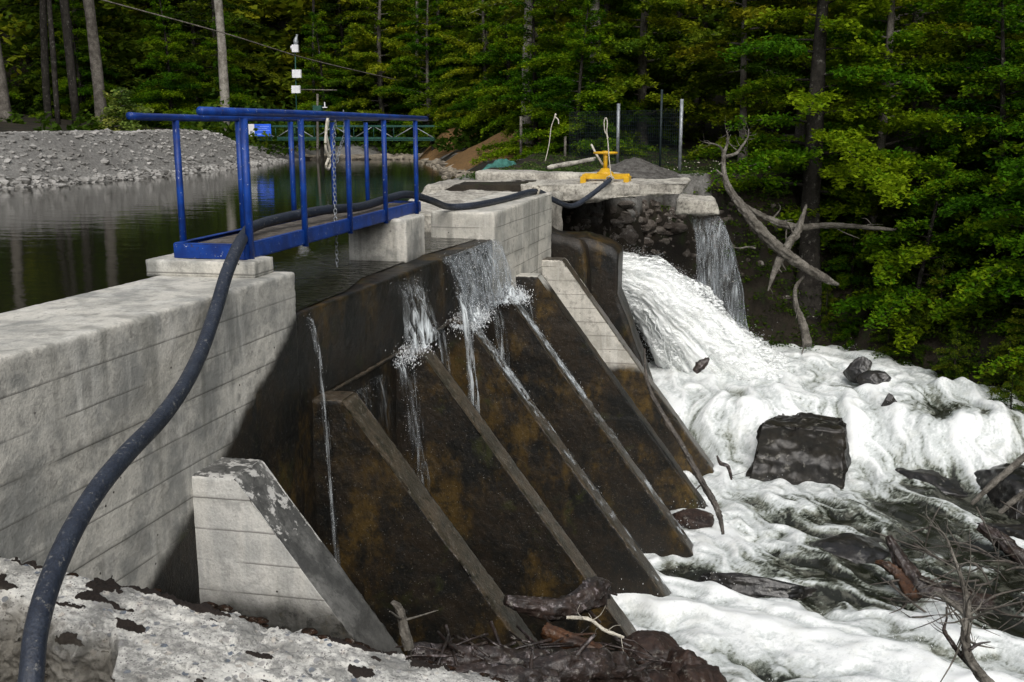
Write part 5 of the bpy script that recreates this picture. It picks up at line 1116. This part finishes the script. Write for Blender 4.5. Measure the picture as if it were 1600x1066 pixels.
# wild flowers in the grass
m = MB()
for i in range(90):
    x, y = r4.uniform(-1.5, 3.2), r4.uniform(22.8, 28); s_ = r4.uniform(.012, .03); V, F = ICO[1]; m.add(V*[s_, s_, s_*.5]+[x, y, ground_z(x, y)+r4.uniform(.08, .3)], F)
tag(m.build('wild_flowers', M['rope']), 'tiny white flowers scattered in the grass right of the fence', 'flowers', kind='stuff')

# ------------------------------------------------------------ fence, netting, footbridge, mast, sign, cable
fn = thing('mesh_fence', 'thin wire mesh fence with two bright steel posts beyond the yellow gear', 'fence')
def vpost(px, py0, py1, Y, r_, mat, par, nm='post'):
    a, b = P(px, py1, Y=Y), P(px, py0, Y=Y); MB().add(*tube([(a[0], Y, a[2]-.3), (a[0], Y, b[2])], r_, 10)).build(nm, M[mat], par); return a, b
pa = [vpost(965, 162, 238, 28, .045, 'steel', fn), vpost(1062, 155, 262, 27, .045, 'steel', fn), vpost(1031, 140, 255, 27.4, .03, 'dkpost', fn), vpost(883, 213, 242, 31.5, .04, 'drift', fn), vpost(814, 182, 235, 34, .045, 'drift', fn)]
m = MB(); q0, q1 = P(1062, 170, Y=27.0), P(890, 170, Y=30.5); n_ = 60
for i in range(n_+1):
    a = q0+(q1-q0)*i/n_; m.add(*tube([(a[0], a[1], -1.0), (a[0], a[1], .42)], .0045, 3, caps=False))
for z in np.linspace(-.95, .42, 15): m.add(*tube([(q0[0], q0[1], z), (q1[0], q1[1], z)], .0045, 3, caps=False))
m.build('wire_mesh', M['dkpost'], fn)
tn = MB(); U_, V_ = np.meshgrid(np.linspace(0, 1, 70), np.linspace(0, 1, 30), indexing='ij'); a, b = P(742, 275, Y=27.5), P(835, 262, Y=29)
p_ = a+(b-a)*U_[..., None]; p_[..., 1] += V_*1.2; p_[..., 2] = WZ+.1+np.sin(V_*3.1)*.55*np.sin(np.clip(U_*1.1+.1, 0, 1)*3)+.16*fbm(np.stack([U_*5, V_*4, U_*0], -1), 4)
tag(tn.add(p_, grid(70, 30)).build('netting', M['net']), 'crumpled heap of teal netting on the shore left of the pale slab', 'netting')
fbx = thing('footbridge', 'green steel lattice footbridge across the far end of the reservoir', 'footbridge')
ya = 46.0; xa, xb = -21.6, -12.9; z0_, z1_ = -.52, .02
for z in (z0_, z1_): MB().add(*bevbox(xa, xb, ya-.04, ya+.04, z-.045, z+.045, bev=.004)).build('chord', M['green'], fbx, smooth=False)
MB().add(*bevbox(xa, xb, ya+1.0, ya+1.08, z1_-.04, z1_+.04, bev=.004)).build('chord', M['green'], fbx, smooth=False)
MB().add(*bevbox(xa, xb, ya-.0, ya+1.1, z0_-.12, z0_-.06, bev=.004)).build('deck', M['green'], fbx, smooth=False)
nb_ = 9
for i in range(nb_):
    x0_ = xa+(xb-xa)*i/nb_; x1_ = xa+(xb-xa)*(i+1)/nb_
    MB().add(*tube([(x0_, ya, z0_ if i % 2 else z1_), (x1_, ya, z1_ if i % 2 else z0_)], .025, 6)).build('brace', M['steel'], fbx)
    MB().add(*tube([(x0_, ya, z0_), (x0_, ya, z1_)], .022, 6)).build('upright', M['green'], fbx)
for x in (xa+.1, -18.55, xb-.2): MB().add(*tube([(x, ya+.5, -3.6), (x, ya+.5, z0_-.1)], .09, 8)).build('pile', M['darkbark'], fbx)
sg = thing('sign', 'small blue sign with a white strip fixed to the far green footbridge', 'sign')
s0, s1 = P(389, 213, Y=45.85), P(423, 194, Y=45.85); xw = s0[0]+(s1[0]-s0[0])*.27
MB().add(*bevbox(xw, s1[0], 45.83, 45.87, s0[2], s1[2], bev=.004)).build('panel', M['signblue'], sg, smooth=False)
MB().add(*bevbox(s0[0], xw-.002, 45.83, 45.87, s0[2], s1[2], bev=.004)).build('strip', M['signwhite'], sg, smooth=False)
m = MB(); hh_ = s1[2]-s0[2]
for k, (a_, b_) in enumerate(((.12, .9), (.2, .8), (.1, .92))):
    wd_ = s1[0]-xw; zc = s1[2]-hh_*(.2+.16*k); x_ = xw+wd_*a_
    while x_ < xw+wd_*b_: l_ = r4.uniform(.03, .09); m.add(*box(x_, min(x_+l_, xw+wd_*b_), 45.822, 45.829, zc-.016, zc+.016)); x_ += l_+.02
m.add(*box(xw+.06, xw+.34, 45.822, 45.829, s0[2]+.07, s0[2]+.12)); m.build('lettering', M['signmark'], sg, smooth=False)
MB().add(*box(s0[0]+.08, xw-.09, 45.822, 45.829, s0[2]+.12, s0[2]+.24)).build('emblem', M['steel'], sg, smooth=False)
ms = thing('instrument_mast', 'thin green mast with white instrument boxes on the far footbridge', 'mast')
mx = P(463, 190, Y=46.3)[0]; mt_ = P(461, 72, Y=46.3)
MB().add(*tube([(mx, 46.3, z0_), (mt_[0], 46.3, mt_[2])], .028, 8)).build('pole', M['green'], ms)
for (x0, y0, x1, y1, mt2) in ((457, 82, 466, 70, 'white'), (457.5, 122, 470.5, 109, 'white'), (456.5, 146, 469, 134, 'white')):
    a, b = P(x0, y0, Y=46.2), P(x1, y1, Y=46.2); MB().add(*bevbox(a[0], b[0], 46.12, 46.26, a[2], b[2], bev=.01)).build('instrument_box', M[mt2], ms, smooth=False)
a = P(462, 61, Y=46.3); MB().add(*tube([(a[0], 46.3, a[2]-.25), (a[0], 46.3, a[2]-.12), (a[0]+.02, 46.3, a[2]), (a[0]+.06, 46.3, a[2]+.12), (a[0]+.07, 46.3, a[2]+.2)], [.10, .12, .09, .05, .06], 10, smooth=2)).build('sensor', M['steel'], ms)
a = P(455, 74, Y=46.3); MB().add(*tube([(a[0], 46.3, a[2]-.1), (a[0], 46.3, a[2]+.06)], .035, 8)).build('sensor', M['white'], ms)
a, b = P(470, 140, Y=46.3), P(526, 141, Y=46.3); MB().add(*tube([(a[0]-.25, 46.3, a[2]), (b[0], 46.3, b[2])], .03, 6)).build('arm', M['drift'], ms)
a, b = P(426, 66, Y=46.3), P(433, 72, Y=46.3)
gb = thing('gauge_post', 'brown post with a green box and a small white bracket beside the mast', 'post')
a, b = P(496, 300, Y=45.7), P(496, 147, Y=45.7); MB().add(*tube([(a[0], 45.7, -3.5), (b[0], 45.7, b[2])], [.08, .05], 8)).build('pole', M['bark'], gb)
a, b = P(490, 178, Y=45.6), P(503, 165, Y=45.6); MB().add(*bevbox(a[0], b[0], 45.5, 45.75, a[2]-.2, b[2], bev=.01)).build('box', M['green'], gb, smooth=False)
a, b = P(504, 168, Y=45.6), P(511, 160, Y=45.6); MB().add(*bevbox(a[0], b[0], 45.57, 45.63, a[2]-.02, a[2]+.02, bev=.004)).add(*bevbox((a[0]+b[0])/2-.025, (a[0]+b[0])/2+.025, 45.57, 45.63, a[2]+.021, b[2], bev=.004)).build('bracket', M['white'], gb, smooth=False)
cb = [P(20, -40, Y=38), P(160, 0, Y=39), P(350, 52, Y=42), P(480, 92, Y=46), P(620, 125, Y=52)]
tag(MB().add(*tube(cb, .028, 6, smooth=6)).build('cable', M['bark']), 'grey steel cable slanting down across the forest at the upper left', 'cable')
